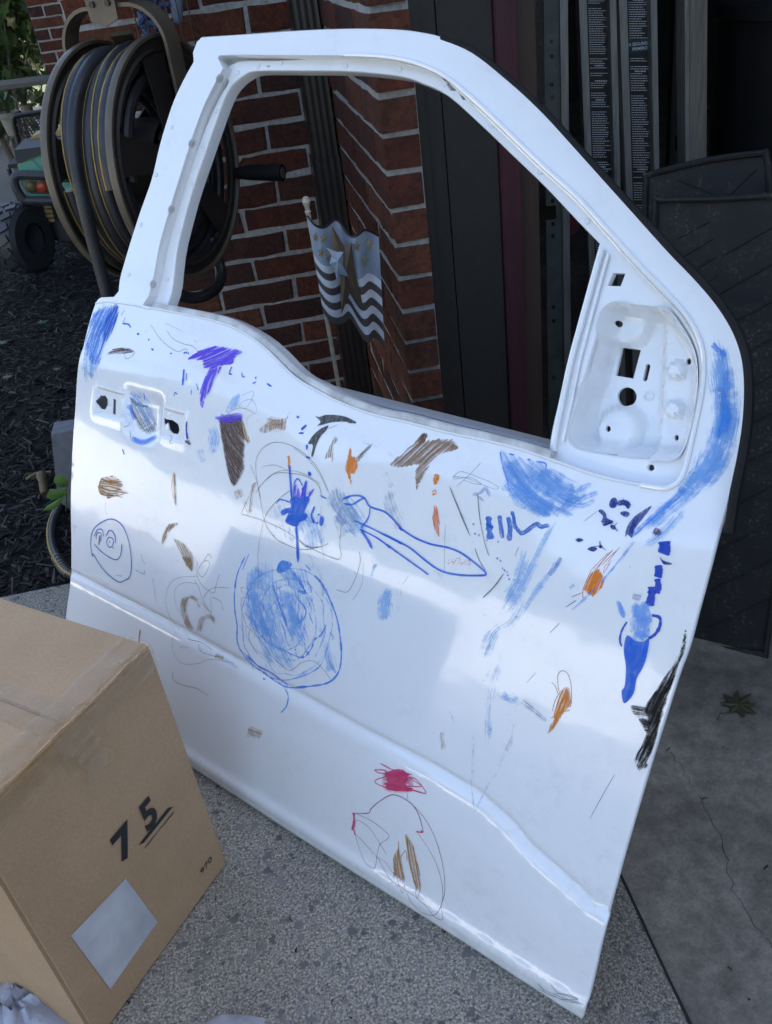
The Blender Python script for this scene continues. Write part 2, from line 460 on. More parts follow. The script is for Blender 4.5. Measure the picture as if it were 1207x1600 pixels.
# far wing of the house, seen past the wall's corner
FW = 6.9
fx0, fx1 = atY(38, 0, FW)[0], atY(125, 0, FW)[0] + .35
fw = empty('brick_wall', (fx0, FW, 0), 'distant red brick wall in the background beyond the leafy shrub', 'wall')
MB().box((fx0 + .005, FW + .006, -.1), (fx1 + 3, FW + .25, 3.3)).build('mortar', M_MORTAR, fw)
def place_fw(p, a, b2, z, s): put_brick(p, b2 - a, ((a + b2) / 2, FW, z), 0, s)
for n in range(-9, 15):
    sd_ = run(fw, fx0, fx1, fx0 + (.1 if n % 2 else 0.0), 1.0 - n * BP, place_fw, sd_)

# ------------------------------------------------------------------ garage shell, added unseen blocks (they shade the corner)
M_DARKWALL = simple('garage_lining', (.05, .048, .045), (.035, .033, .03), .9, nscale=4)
M_ROOF = simple('roof_shingle', (.06, .055, .05), (.035, .03, .03), .9, nscale=20)
M_SOFFIT = simple('soffit_paint', (.10, .08, .065), (.08, .065, .055), .7, nscale=5)
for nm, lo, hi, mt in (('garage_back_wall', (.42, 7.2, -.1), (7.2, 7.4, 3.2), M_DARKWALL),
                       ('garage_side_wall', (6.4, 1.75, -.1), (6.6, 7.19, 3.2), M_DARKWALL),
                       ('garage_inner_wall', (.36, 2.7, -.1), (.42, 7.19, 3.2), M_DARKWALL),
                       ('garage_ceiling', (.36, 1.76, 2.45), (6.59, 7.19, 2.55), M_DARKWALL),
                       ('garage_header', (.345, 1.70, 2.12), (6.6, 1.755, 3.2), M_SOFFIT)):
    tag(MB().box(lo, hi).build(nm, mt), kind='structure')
M_BLOCKER = simple('sun_blocker_grey', (.20, .18, .16), (.17, .155, .14), .8, nscale=5)
tag(MB().box((2.25, -10, -.1), (9, 1.69, 3.9)).build('sun_blocker', M_BLOCKER), kind='structure')  # unseen block added to hide the sun and darken the right side
tag(MB().box((-.30, 2.70, -.1), (-.2, 6.85, 2.555)).build('shade_side_wall', M_DARKWALL), kind='structure')  # unseen wall added so the far mulch stays in shade
# invented sunlit yard, added out of view to be mirrored in the door's paint
M_REFL_PALE = simple('reflection_pale', (.17, .16, .145), (.12, .115, .10), .9, nscale=20)
slab('reflection_yard', -15, -14, -3.25, 6.15, -.02, .1, M_REFL_PALE)  # added unseen ground that brightens the door's lower reflection
M_REFL_WHITE = simple('reflection_white', (.62, .62, .61), (.54, .54, .53), .5, nscale=6, bstr=0)
tag(MB().box((-9.1, -13, -.02), (-9.0, 6, 1.25)).build('reflection_strip', M_REFL_WHITE), kind='structure')  # added unseen white strip for the bright band reflected in the door
M_REFL_GREEN = simple('reflection_green', (.02, .035, .012), (.04, .06, .02), .8, nscale=4, bstr=1.0, bdist=.2)
V = []; F = []; r = random.Random(2); nx_, nz_ = 60, 8
for i in range(nx_):
    top = 4.2 + 1.6 * math.sin(i * .55) + r.uniform(-.6, .6)
    for k in range(nz_): V.append((-10.2 - .8 * math.sin(math.pi * k / (nz_ - 1)) + r.uniform(-.5, .5), -16 + i * .4, -.1 + top * k / (nz_ - 1)))
for i in range(nx_ - 1):
    for k in range(nz_ - 1): F.append((i * nz_ + k, i * nz_ + nz_ + k, i * nz_ + nz_ + k + 1, i * nz_ + k + 1))
hd = mesh('reflection_backdrop', V, F, M_REFL_GREEN); tag(hd, kind='structure')  # added unseen dark backdrop that sets off the reflected band
hb = MB().box((XW0 - .02, 1.765, 2.56), (8, 13, 3.9))
tag(hb.build('shade_upper_block', M_SOFFIT), kind='structure')  # unseen block added above the wall, sized to shade the corner

# grit and bits of bark that have drifted onto the paving
def area_grit(r, n):
    p = np.stack([r.uniform(-.75, 1.1, n), r.uniform(.35, 1.84, n)], 1); return p[(r.random(n) < .35) | (p[:, 1] > 1.6)]
gt = chips('grit', 420, area_grit, lambda r, n: np.full(n, .0022), M_MULCH, (.002, .011), (.001, .004), (.001, .003), 8)
tag(gt, 'specks of bark and grit scattered over the paving', 'grit', None, 'stuff')
# ------------------------------------------------------------------ truck door
# local frame: u along the bottom edge (towards the hinge side), v up the leaning panel, w out of the outer skin
D0 = np.array([-.5785, 1.4747, 0.002]) + .045 * np.array([-.67309, -.59562, .43837]); DE = np.array([.66269791, -.74888683, 0]); DB = np.array([.74888683, .66269791, 0])
LEAN = R(26.0)
DU = DB * math.sin(LEAN) + np.array([0, 0, math.cos(LEAN)]); DN = np.cross(DE, DU)
door = empty('truck_door', (0, 0, 0), 'white pickup truck door leaning upright, its outer skin covered in children\'s marker drawings', 'truck door')
dm = Matrix.Identity(4)
for i in range(3): dm[i][0] = DE[i]; dm[i][1] = DU[i]; dm[i][2] = DN[i]; dm[i][3] = D0[i]
door.matrix_world = dm
def d_uv(px, py, w=0.0):
    p = atPlane(px, py, D0 + DN * w, DN) - D0
    return float(p @ DE), float(p @ DU)
def T(ox, oy, s, pts): return [(ox + x / s, oy + y / s) for x, y in pts]
creasepx = [(112, 900), (227, 957), (300, 995), (400, 1050), (447, 1076), (559, 1140), (674, 1202), (744, 1246), (793, 1294), (820, 1330), (875, 1381), (910, 1416), (949, 1442)]
CR = np.array([d_uv(*p) for p in creasepx])
shpx = [(118, 566), (240, 592), (400, 648), (560, 706), (700, 752), (880, 806), (1000, 834), (1100, 850)]
SH = np.array([d_uv(*p) for p in shpx])
SH2 = np.array([d_uv(*p) for p in [(112, 765), (300, 800), (440, 838), (700, 900), (900, 940), (1080, 980)]])
def sstep(a, b, x):
    t = np.clip((x - a) / (b - a), 0, 1); return t * t * (3 - 2 * t)
def softplus(x, r): return r * np.log1p(np.exp(np.clip(x / r, -40, 40)))
BOWL = [d_uv(*p) for p in [(188, 602), (222, 607), (250, 617), (254, 650), (250, 684), (231, 698), (205, 690), (190, 676), (184, 640)]]
BC = np.mean(BOWL, axis=0)
PLATE1 = [d_uv(*p) for p in [(145, 604), (189, 616), (186, 657), (142, 646)]]
PLATE2 = [d_uv(*p) for p in [(253, 638), (287, 647), (285, 692), (250, 682)]]
def edge_dist(poly, P):
    P = np.asarray(P); A = np.asarray(poly); d = np.full(len(P), 9.0)
    for i in range(len(A)):
        a, b2 = A[i - 1], A[i]; ab = b2 - a; t = np.clip(((P - a) @ ab) / (ab @ ab + 1e-12), 0, 1)
        d = np.minimum(d, np.linalg.norm(P - a - t[:, None] * ab, axis=1))
    s = np.where(inside_np(poly, P), 1, -1); return d * s
BOWL_S = [tuple(p) for p in cat_rom(BOWL, 5, True)]
def skin_w(P):
    P = np.atleast_2d(np.asarray(P, float)); u, v = P[:, 0], P[:, 1]
    w = -.055 * (v - .5) ** 2 - .010 * ((u - .62) / .6) ** 2
    vs = np.interp(u, SH[:, 0], SH[:, 1]); vc = np.interp(u, CR[:, 0], CR[:, 1]); v2 = np.interp(u, SH2[:, 0], SH2[:, 1])
    w -= np.clip(softplus(v - vs, .006), 0, .13) * math.tan(R(9))
    w -= np.clip(softplus(v - vs - .018, .004), 0, .008) * .35
    w -= np.clip(softplus(v2 - v, .02), 0, .5) * math.tan(R(1.6))
    d = vc - v
    w += sstep(.003, .024, d) * .0050 - .0030 * np.exp(-((d - .001) / .0048) ** 2)
    w -= softplus(d - .085, .012) * math.tan(R(5))
    w += .006 * np.exp(-((v - .036) / .011) ** 2)
    w -= np.clip((.018 - v) / .018, 0, 1.5) ** 2 * .013
    bd = edge_dist(BOWL_S, P); w -= sstep(-.006, .032, bd) * .010
    for pl in (PLATE1, PLATE2):
        w -= sstep(.0, .004, edge_dist(pl, P)) * .004
        e = edge_dist(pl, P); w += .0012 * np.exp(-((e + .003) / .0022) ** 2)
    # the window frame stands a little further in than the body skin
    vb = .74 + .10 * np.clip((.45 - u) / .3, 0, 1)
    w -= sstep(vb, vb + .05, v) * .006 * np.clip((.9 - u) / .2, 0, 1)
    return w
def d_skin(px, py, off=0.0):
    w = 0.0
    for _ in range(4):
        uv = d_uv(px, py, w); w = float(skin_w([uv])[0]) + off
    return uv[0], uv[1], w
def on_skin(pts, off=0.0): return [d_skin(x, y, off) for x, y in pts]
def uv_skin(pts): return [d_skin(x, y)[:2] for x, y in pts]
SIL = [(95, 1072), (99, 1010), (104, 958), (110, 915), (112, 897), (112, 850), (111, 800), (112, 740), (115, 680), (118, 640), (121, 590), (127, 552), (139, 508), (150, 474), (158, 466), (178, 465), (186, 455),
       (192, 420), (202, 386), (220, 330), (237, 282), (249, 232), (258, 200), (272, 158), (290, 120), (303, 97), (302, 82), (308, 66), (315, 59), (380, 55), (450, 50), (510, 47), (560, 46), (610, 47), (645, 50), (685, 58), (720, 73), (760, 97), (800, 130),
       (850, 178), (900, 232), (950, 287), (1000, 343), (1050, 398), (1090, 440), (1120, 477), (1142, 512), (1156, 545), (1162, 580), (1164, 620), (1160, 665), (1152, 712), (1140, 770), (1128, 815), (1110, 880), (1090, 955), (1076, 1008), (1060, 1052), (1040, 1115), (1010, 1212),
       (975, 1332), (950, 1425), (948, 1437), (938, 1475), (928, 1520), (918, 1560), (908, 1592), (903, 1604)]
BOT = [(903, 1604), (800, 1552), (673, 1472), (548, 1389), (424, 1303), (325, 1236), (200, 1146), (95, 1072)]
sil = uv_skin(SIL)
nb = 70
bot = [(sil[-1][0] + (sil[0][0] - sil[-1][0]) * k / nb, 0.0) for k in range(1, nb)]
sil[0] = (sil[0][0], 0.0); sil[-1] = (sil[-1][0], 0.0)
def dens(pts, step):
    out = []
    for a, b2 in zip(pts[:-1], pts[1:]):
        a = np.array(a); b2 = np.array(b2); k = max(1, int(np.linalg.norm(b2 - a) / step))
        out += [tuple(a + (b2 - a) * i / k) for i in range(k)]
    out.append(tuple(pts[-1])); return out
def smoothpoly(pts, step=.012, per=5): return dens([tuple(p) for p in cat_rom(pts, per)], step)
OUT = smoothpoly(sil[:15], .012, 4)[:-1] + dens(sil[14:17], .01)[:-1] + smoothpoly(sil[16:26], .012, 4)[:-1] + dens(sil[25:29], .01)[:-1] + smoothpoly(sil[28:62], .012, 4)[:-1] + smoothpoly(sil[61:], .012, 4) + bot
OI_REAR = [(232, 462), (247, 391), (265, 326), (285, 262), (303, 205), (321, 159), (348, 107), (340, 91)]
OI_TOP = [(343, 86), (373, 85), (430, 85.5), (489, 86), (540, 86), (578, 87), (623, 92), (660, 102), (700, 122), (751, 165), (801, 213), (851, 261), (902, 307), (947, 356), (1002, 417), (1043, 459), (1070, 489), (1090, 522), (1099, 552), (1100, 586), (1096, 622), (1086, 670), (1073, 727), (1063, 750), (1050, 760), (1036, 763),
          (1002, 758), (935, 744), (867, 724), (860, 718)]
BELT_LO = [(860, 718), (815, 703), (765, 690), (699, 676), (637, 660), (595, 651), (562, 641), (525, 626), (500, 613), (460, 589), (415, 545), (382, 521), (344, 504), (282, 490), (245, 483), (222, 478)]
o1 = uv_skin(OI_REAR); o2 = uv_skin(OI_TOP); o3 = uv_skin(BELT_LO)
HOLE = smoothpoly(o1[:7], .014, 3)[:-1] + [o1[6], o1[7]] + smoothpoly(o2, .012, 4)[:-1] + smoothpoly(o3, .012, 3)
def blob(px, py, rx, ry, seed, n=16, j=.12):
    r = random.Random(seed); return [d_skin(px + rx * math.cos(2 * math.pi * k / n) * (1 + r.uniform(-j, j)), py + ry * math.sin(2 * math.pi * k / n) * (1 + r.uniform(-j, j)))[:2] for k in range(n)]
H1 = blob(161, 629, 8.5, 12, 4); H2 = uv_skin([(176.5, 623), (181.5, 624.5), (181, 648), (175.5, 646.5)])
H3 = uv_skin([(257, 653), (262, 655), (270, 656), (279, 663), (281, 672), (278, 679), (270, 678), (264, 672), (262, 661), (259, 665), (256.5, 661)])
H4 = blob(171, 633, 1.2, 1.8, 8, 8)
HS = [h[::-1] for h in (H1, H2, H3, H4)]
# feature lines that the triangulation should follow
feat = []
for d in (-.010, -.006, -.003, 0, .003, .006, .012, .02, .03, .04, .05):
    feat += [(u, float(np.interp(u, CR[:, 0], CR[:, 1])) - d) for u in np.arange(.01, 1.2, .008)]
for d in (-.012, -.006, 0, .006, .012, .018, .024):
    feat += [(u, float(np.interp(u, SH[:, 0], SH[:, 1])) + d) for u in np.arange(.0, 1.2, .010)]
for v in (.006, .012, .018, .026, .034, .042, .05):
    feat += [(u, v) for u in np.arange(.012, 1.2, .012)]
for pl in (PLATE1, PLATE2):
    c0 = np.mean(pl, axis=0)
    for k in (.86, .93, .98, 1.02, 1.06, 1.10, 1.15):
        q = [tuple(c0 + (np.array(p) - c0) * k) for p in pl]; feat += dens(q + [q[0]], .004)[:-1]
for k in np.linspace(.1, 1.1, 12): feat += [tuple(BC + (np.array(p) - BC) * k) for p in cat_rom(BOWL, 6, True)]
F_ = np.array(feat); kk = inside_np(OUT, F_) & ~inside_np(HOLE, F_)
for h in HS: kk &= ~inside_np(h, F_)
kk &= (np.abs(edge_dist(OUT, F_)) > .003) & (np.abs(edge_dist(HOLE, F_)) > .003)

def mat_paint(name, base=(.80, .805, .81), rough=.12):
    m, nt, b = newmat(name); L = nt.links
    co = coords(nt)
    n1 = noise(nt, 5, 6, .65, co, .6); n2 = noise(nt, 60, 5, .7, co)
    grime = nt.nodes.new('ShaderNodeMath'); grime.operation = 'MULTIPLY'; L.new(ramp(nt, n1.outputs[0], [(.5, 0.0), (.8, 1.0)]).outputs[0], grime.inputs[0]); L.new(ramp(nt, n2.outputs[0], [(.45, 0.0), (.75, 1.0)]).outputs[0], grime.inputs[1])
    col = mixc(nt, grime.outputs[0], base, (.60, .60, .60))
    L.new(col, b.inputs['Base Color'])
    rr = ramp(nt, n1.outputs[0], [(.3, rough), (.75, rough + .14)]); L.new(rr.outputs[0], b.inputs['Roughness'])
    b.inputs['Coat Weight'].default_value = 1.0; b.inputs['Coat Roughness'].default_value = .05
    op = noise(nt, 900, 2, .5, co); wv_ = noise(nt, 4.5, 3, .5, co); dg = noise(nt, 26, 2, .5, co)
    hs = nt.nodes.new('ShaderNodeMath'); hs.operation = 'MULTIPLY_ADD'; L.new(wv_.outputs[0], hs.inputs[0]); hs.inputs[1].default_value = 6.0
    h2_ = nt.nodes.new('ShaderNodeMath'); h2_.operation = 'MULTIPLY_ADD'; L.new(dg.outputs[0], h2_.inputs[0]); h2_.inputs[1].default_value = .35; L.new(op.outputs[0], h2_.inputs[2]) if False else None
    L.new(h2_.outputs[0], hs.inputs[2]); bm_ = bump(nt, b, hs.outputs[0], .5, .0006); L.new(bm_.outputs[0], b.inputs['Coat Normal'])
    return m
M_PAINT = mat_paint('white_car_paint'); M_PAINT2 = mat_paint('white_inner_paint', (.74, .75, .765), .25)
V2, Tt, loops = sheet2d(OUT, [HOLE] + HS, .010, F_[kk])
wv = skin_w(V2)
V = [(x, y, w) for (x, y), w in zip(V2, wv)]; F = [t for t in Tt]
def skirt(V, F, lp, depth, ins=0.0, rounds=((.0015, .0012), (.0022, .004))):
    """folds the edge of a sheet back: rounded hem, then straight back"""
    n = len(lp); P2 = np.array([V[i][:2] for i in lp])
    area = .5 * np.sum(P2[:, 0] * np.roll(P2[:, 1], -1) - np.roll(P2[:, 0], -1) * P2[:, 1])
    t = np.roll(P2, -1, 0) - np.roll(P2, 1, 0); t /= np.linalg.norm(t, axis=1)[:, None] + 1e-12
    nrm = np.stack([t[:, 1], -t[:, 0]], 1)
    prev = list(lp)
    dv = depth if hasattr(depth, '__len__') else [depth] * n
    for (out, back) in list(rounds) + [(rounds[-1][0] - ins, None)]:
        b = len(V)
        for i in range(n):
            bk = dv[i] if back is None else back; lift = bk * math.tan(LEAN) * (1 - min(1, max(0, P2[i, 1] / .1))) if ins else 0
            uu = P2[i, 0] + nrm[i, 0] * out
            if ins and back is None and P2[i, 1] < .12: uu = min(uu, 1.165)
            V.append((uu, P2[i, 1] + nrm[i, 1] * out + lift, V[lp[i]][2] - bk))
        cur = list(range(b, b + n))
        for i in range(n): F.append((prev[i], cur[i], cur[(i + 1) % n], prev[(i + 1) % n]))
        prev = cur
    return prev
def ccw(lp, V):
    P2 = np.array([V[i][:2] for i in lp]); return np.sum(P2[:, 0] * np.roll(P2[:, 1], -1) - np.roll(P2[:, 0], -1) * P2[:, 1]) > 0
lp0 = loops[0] if ccw(loops[0], V) else loops[0][::-1]
# the bottom edge tucks under instead of poking out
skirt(V, F, lp0, [.07 if V[i][1] < .74 else .026 for i in lp0], .034)
for k, lp in enumerate(loops[1:]):
    lp = lp[::-1] if ccw(lp, V) else lp
    skirt(V, F, lp, .022 if k == 0 else .0028, rounds=((.0008, .0008), (.001, .0018)))
panel = mesh('outer_panel', V, F, M_PAINT, door); fix_normals(panel); sharp(panel, 32)

# ---- inner frame: glass channel, flange, mirror corner
WI = [(262, 477), (267, 460), (275, 398), (287, 345), (300, 298), (320, 239), (335, 195), (351, 152), (364, 131), (381, 117), (400, 110), (470, 109.5), (541, 110), (585, 113), (630, 119), (660, 129), (700, 148), (751, 193), (801, 241), (851, 289), (902, 343), (938, 380),
      (926, 424), (904, 505), (888, 566), (872, 637), (862, 682), (859, 706), (815, 693), (765, 680), (699, 664), (637, 647), (595, 639), (562, 628), (525, 613), (500, 599), (469, 582), (421, 535), (382, 510), (344, 494), (290, 483)]
FI = [(246, 466), (258, 405), (277, 335), (299, 265), (322, 200), (344, 152), (358, 128), (353, 113), (372, 97), (430, 95), (489, 93), (540, 91.5), (578, 91), (623, 96), (660, 106), (690, 120)]
WF = -.019                                        # level of the flange
def uvw(pts, w): return [d_uv(x, y, w) for x, y in pts]
def fw_(P):
    P = np.atleast_2d(np.asarray(P, float)); return skin_w(P) + WF
def d_flange(px, py, off=0):
    w = WF
    for _ in range(4):
        uv = d_uv(px, py, w); w = float(fw_([uv])[0]) + off
    return uv[0], uv[1], w
wi = [d_flange(*p)[:2] for p in WI]
WIN = [wi[0], wi[1]] + smoothpoly(wi[1:22], .014, 3)[1:-1] + smoothpoly(wi[21:28], .014, 3)[:-1] + smoothpoly(wi[27:], .014, 3)
CH = np.array(HOLE); cc = CH.mean(axis=0)
# outline of the inner sheet: the opening in the skin, 5 mm wider so that it closes behind the lip
def grow(poly, d):
    P2 = np.array(poly); area = np.sum(P2[:, 0] * np.roll(P2[:, 1], -1) - np.roll(P2[:, 0], -1) * P2[:, 1])
    t = np.roll(P2, -1, 0) - np.roll(P2, 1, 0); t /= np.linalg.norm(t, axis=1)[:, None] + 1e-12
    nrm = np.stack([t[:, 1], -t[:, 0]], 1) * (1 if area > 0 else -1); return [tuple(p) for p in P2 + nrm * d]
HG = grow(HOLE, .004)
fi = [d_flange(*p)[:2] for p in FI]; FIL = smoothpoly(fi, .014, 3)
PK = [(886, 684), (894, 647), (915, 579), (935, 508), (942, 487), (953, 476), (968, 472), (1002, 476), (1034, 480), (1050, 487), (1063, 503), (1080, 530), (1090, 556), (1093, 590), (1090, 625), (1082, 668), (1072, 700), (1062, 714), (1046, 719), (989, 718), (918, 707), (896, 699)]
pk = [d_flange(*p)[:2] for p in PK]; POCKET = [tuple(p) for p in cat_rom(pk, 4, True)]
SQ = [d_flange(*p)[:2] for p in [(958, 426), (978, 427), (970, 448), (949, 447)]]
PH = [d_flange(1017 + 6.5 * math.cos(t), 731 + 6.5 * math.sin(t))[:2] for t in np.linspace(0, 2 * math.pi, 13)[:-1]]
SLOT = [d_flange(*p)[:2] for p in [(415, 103), (420, 101.5), (424, 103), (419, 105.5)]]
CHAN = [tuple(p) for p in FIL] 
holes2 = [WIN, POCKET, SQ, PH, SLOT]
line2 = [tuple(np.array(p)) for p in FIL]
OIB = HOLE[:len(smoothpoly(o1[:7], .014, 3)) - 1 + 2 + int(len(smoothpoly(o2, .012, 4)) * .33)]
# channel polygon: between the skin's lip and the flange's edge
chan_poly = [tuple(p) for p in grow(HOLE, .004)[:len(OIB)]] + [tuple(p) for p in FIL[::-1]]
shift = [tuple(np.array(p)) for p in FIL]
FIL2 = []
for i, p in enumerate(FIL):
    a = np.array(FIL[max(i - 1, 0)]); b2 = np.array(FIL[min(i + 1, len(FIL) - 1)]); t = (b2 - a) / np.linalg.norm(b2 - a); FIL2.append(tuple(np.array(p) + np.array((-t[1], t[0])) * .003))
ex = [p for p in FIL2]
V2, Tt, loops = sheet2d(HG, holes2, .012, [], [FIL, FIL2])
w2 = fw_(V2)
inch = inside_np(chan_poly, V2) & (edge_dist(chan_poly, V2) > .0012)
w2 = w2 - np.where(inch, .020, 0)
V = [(x, y, w) for (x, y), w in zip(V2, w2)]; F = [t for t in Tt]
for k, lp in enumerate(loops[1:]):
    lp = lp[::-1] if ccw(lp, V) else lp
    skirt(V, F, lp, (.022, .048, .01, .006, .006)[k], rounds=((.001, .001), (.0015, .003)))
fr = mesh('window_frame', V, F, M_PAINT, door); fix_normals(fr); sharp(fr, 32)
# raised bead running beside the lip along the windscreen pillar and round the mirror corner
for off, r, px in ((.0, .0032, OI_TOP[4:27]),):
    P3 = [(u, v, w + .0005) for (u, v, w) in on_skin([tuple(p) for p in cat_rom(px, 6)])]
    MB().tube(P3, r, 8).build('frame_bead', M_PAINT, door, True, False)
P3 = [d_flange(x, y, .002) for x, y in cat_rom([(706, 130), (751, 172), (801, 220), (851, 268), (902, 314), (945, 362), (1000, 424), (1040, 466), (1064, 494), (1084, 526), (1094, 556), (1096, 590), (1091, 626), (1082, 670), (1068, 726)], 6)]
MB().tube(P3, .0028, 8).build('frame_bead', M_PAINT, door, True, False)
P3 = [d_flange(x, y, .003) for x, y in cat_rom([(941, 390), (930, 428), (908, 508), (892, 568), (877, 638), (867, 690), (866, 706)], 6)]
MB().tube(P3, .0045, 8).build('division_bar', M_PAINT, door, True, False)
P3 = [d_flange(x, y, .003) for x, y in cat_rom([(951, 398), (942, 430), (922, 505), (906, 566), (893, 630), (880, 690)], 6)]
MB().tube(P3, .0022, 8).build('division_bar', M_PAINT, door, True, False)
# mirror pocket
PD = .048
BUMP = [(985, 505, 36, .015), (972, 670, 33, .018), (930, 605, 14, .010), (1066, 580, 12, .012), (1062, 640, 12, .012)]
bumpc = [(d_flange(x, y, -PD)[:2], r, h) for x, y, r, h in BUMP]
PXM = .00105
def pocket_w(P):
    P = np.atleast_2d(np.asarray(P, float)); w = fw_(P) - PD
    for c0, r, h in bumpc:
        d = np.linalg.norm(P - np.array(c0), axis=1) / (r * PXM); w += h * sstep(1.0, .55, d) if False else h * (1 - sstep(.60, .98, d))
    ed = edge_dist(POCKET_F, P); w += .038 * (1 - sstep(.0, .022, ed)) ** 2
    # stepped shelf on the hinge side
    ax = np.array(d_flange(1040, 490, -PD)[:2]); bx = np.array(d_flange(1026, 715, -PD)[:2]); t = (bx - ax) / np.linalg.norm(bx - ax)
    sdist = (P - ax) @ np.array((-t[1], t[0])); w += .016 * sstep(.0, .010, sdist)
    ax = np.array(d_flange(955, 490, -PD)[:2]); bx = np.array(d_flange(915, 700, -PD)[:2]); t = (bx - ax) / np.linalg.norm(bx - ax)
    sdist = -((P - ax) @ np.array((-t[1], t[0]))); w += .012 * sstep(.0, .012, sdist)
    return w
POCKET_F = grow(POCKET, .0005)
pf = lambda pts: [d_flange(x, y, -PD)[:2] for x, y in pts]
ph = [pf([(974, 543), (1002, 547), (990, 592), (962, 587)]), pf(circle(980, 620, 15.5, 20)), pf(circle(976, 508, 5, 10, 6)), pf(circle(959, 670, 4.6, 10, 5.6)), pf([(1009, 570), (1014, 568), (1017, 572), (1012, 594), (1007, 597), (1004, 593)]),
      pf([(956, 706), (982, 709), (981, 715), (956, 712)]), pf(circle(1089 - 6, 566, 4.5, 10, 6)), pf(circle(1064, 684, 4, 10, 5.5))]
V2, Tt, loops = sheet2d(POCKET_F, ph, .0045)
w2 = pocket_w(V2); V = [(x, y, w) for (x, y), w in zip(V2, w2)]; F = [t for t in Tt]
for lp in loops[1:]:
    lp = lp[::-1] if ccw(lp, V) else lp
    skirt(V, F, lp, .006, rounds=((.0006, .0005), (.0008, .0016)))
pkt = mesh('mirror_pocket', V, F, M_PAINT, door); fix_normals(pkt); sharp(pkt, 40)
nb3 = pf([(1014, 619)])[0]; nw = float(pocket_w([nb3])[0])
MB().lathe([(.0065, -.001), (.0065, .002), (.004, .0035), (.003, .001), (.0, .001)], 14, Matrix.Translation((nb3[0], nb3[1], nw))).build('stud', M_PAINT, pkt, True, False)
# inner shell behind the skin
M_SHELL = simple('inner_shell_paint', (.55, .56, .58), (.5, .51, .53), .4, nscale=8, bstr=0)
lowpoly = [p for p in OUT if p[1] < .80]
cin = np.array((.6, .4))
pl_ = [tuple(cin + (np.array(p) - cin) * np.array((.86, .90)) + np.array((-.02, .06))) for p in OUT[:70] if p[1] < .72] + [tuple(cin + (np.array(p) - cin) * np.array((.86, .90)) + np.array((-.02, .06))) for p in OUT[70:] if p[1] < .72]
Vp, Fp = prism(pl_, [], .06, lambda x, y, z: (x, y, z - .078))
sh = mesh('inner_shell', Vp, Fp, M_SHELL, door); fix_normals(sh)
# rivets and plugs
M_RIVET = M_PAINT2
riv = [(372, 114), (404, 104), (439, 99), (541, 103), (625, 109), (696, 132), (768, 195), (845, 268), (918, 346), (339, 173), (318, 229), (299, 288), (280, 360), (262, 437)]
rm = MB().lathe([(.0042, 0), (.0042, .0008), (.003, .0016), (.0012, .0012), (0, .0012)], 12).build('rivet', M_RIVET, door, True, False)
for i, p in enumerate(riv):
    o = rm if i == 0 else link(bpy.data.objects.new('rivet', rm.data), door); o.location = d_flange(*p)
outer_riv = [(269, 199), (245, 273), (221, 351), (202, 430)]
for p in outer_riv:
    o = link(bpy.data.objects.new('rivet', rm.data), door); o.location = d_skin(*p)
M_PLUG = simple('plug_plastic', (.62, .63, .60), (.5, .51, .5), .45, nscale=30)
pm = MB().lathe([(.0072, 0), (.0072, .0015), (.0045, .003), (.002, .003), (.002, -.001), (0, -.001)], 16).build('plug', M_PLUG, door, True, False)
for i, p in enumerate([(336, 127), (299, 222), (266, 325), (235, 448)]):
    o = pm if i == 0 else link(bpy.data.objects.new('plug', pm.data), door)
    best = None                                   # the plugs sit on the inner wall of the pillar's lip
    for off in np.linspace(-.004, -.020, 9):
        q = np.array(d_skin(p[0], p[1], off)); dd = np.linalg.norm(CH - q[:2], axis=1); k = int(dd.argmin())
        if best is None or dd[k] < best[0]: best = (dd[k], k, off)
    k = best[1]; t2 = CH[k + 1] - CH[k - 1]; t2 = t2 / np.linalg.norm(t2); nn2 = Vector((t2[1], -t2[0], 0))
    if nn2.x < 0: nn2 = -nn2
    o.rotation_mode = 'QUATERNION'; o.rotation_quaternion = nn2.to_track_quat('Z', 'Y')
    o.location = Vector((CH[k][0], CH[k][1], float(skin_w([CH[k]])[0]) + best[2])) + nn2 * -.0004
# belt moulding
M_SEALW = simple('weathered_moulding', (.62, .62, .60), (.34, .33, .31), .5, nscale=26, lo=.4, hi=.75, scale=(1, 1, 1))
bp = [((a[0] + b2[0]) / 2, (a[1] + b2[1]) / 2) for a, b2 in zip([(860, 712), (815, 698), (765, 685), (699, 670), (637, 653.5), (595, 645), (562, 634.5), (525, 619.5), (500, 606), (466, 585), (418, 540), (382, 515.5), (344, 499), (282, 486), (240, 479)], [(860, 712), (815, 698), (765, 685), (699, 670), (637, 653.5), (595, 645), (562, 634.5), (525, 619.5), (500, 606), (466, 585), (418, 540), (382, 515.5), (344, 499), (282, 486), (240, 479)])]
P3 = [(u, v, w - .006) for u, v, w in on_skin([tuple(p) for p in cat_rom(bp, 6)])]
MB().tube(P3, .0068, 10).build('belt_moulding', M_SEALW, door, True, False)
P3 = [(u, v, w - .0005) for u, v, w in on_skin([tuple(p) for p in cat_rom(BELT_LO[::-1] + [(935, 744), (1002, 758), (1036, 763)], 5)])]
MB().tube(P3, .0021, 8).build('belt_lip', M_PAINT, door, True, False)
P3 = [(u, v, w - .0006) for u, v, w in on_skin([tuple(p) for p in cat_rom([(150, 474), (166, 472), (190, 474), (215, 478), (235, 483)], 5)])]
MB().tube(P3, .0022, 8).build('belt_lip', M_PAINT, door, True, False)
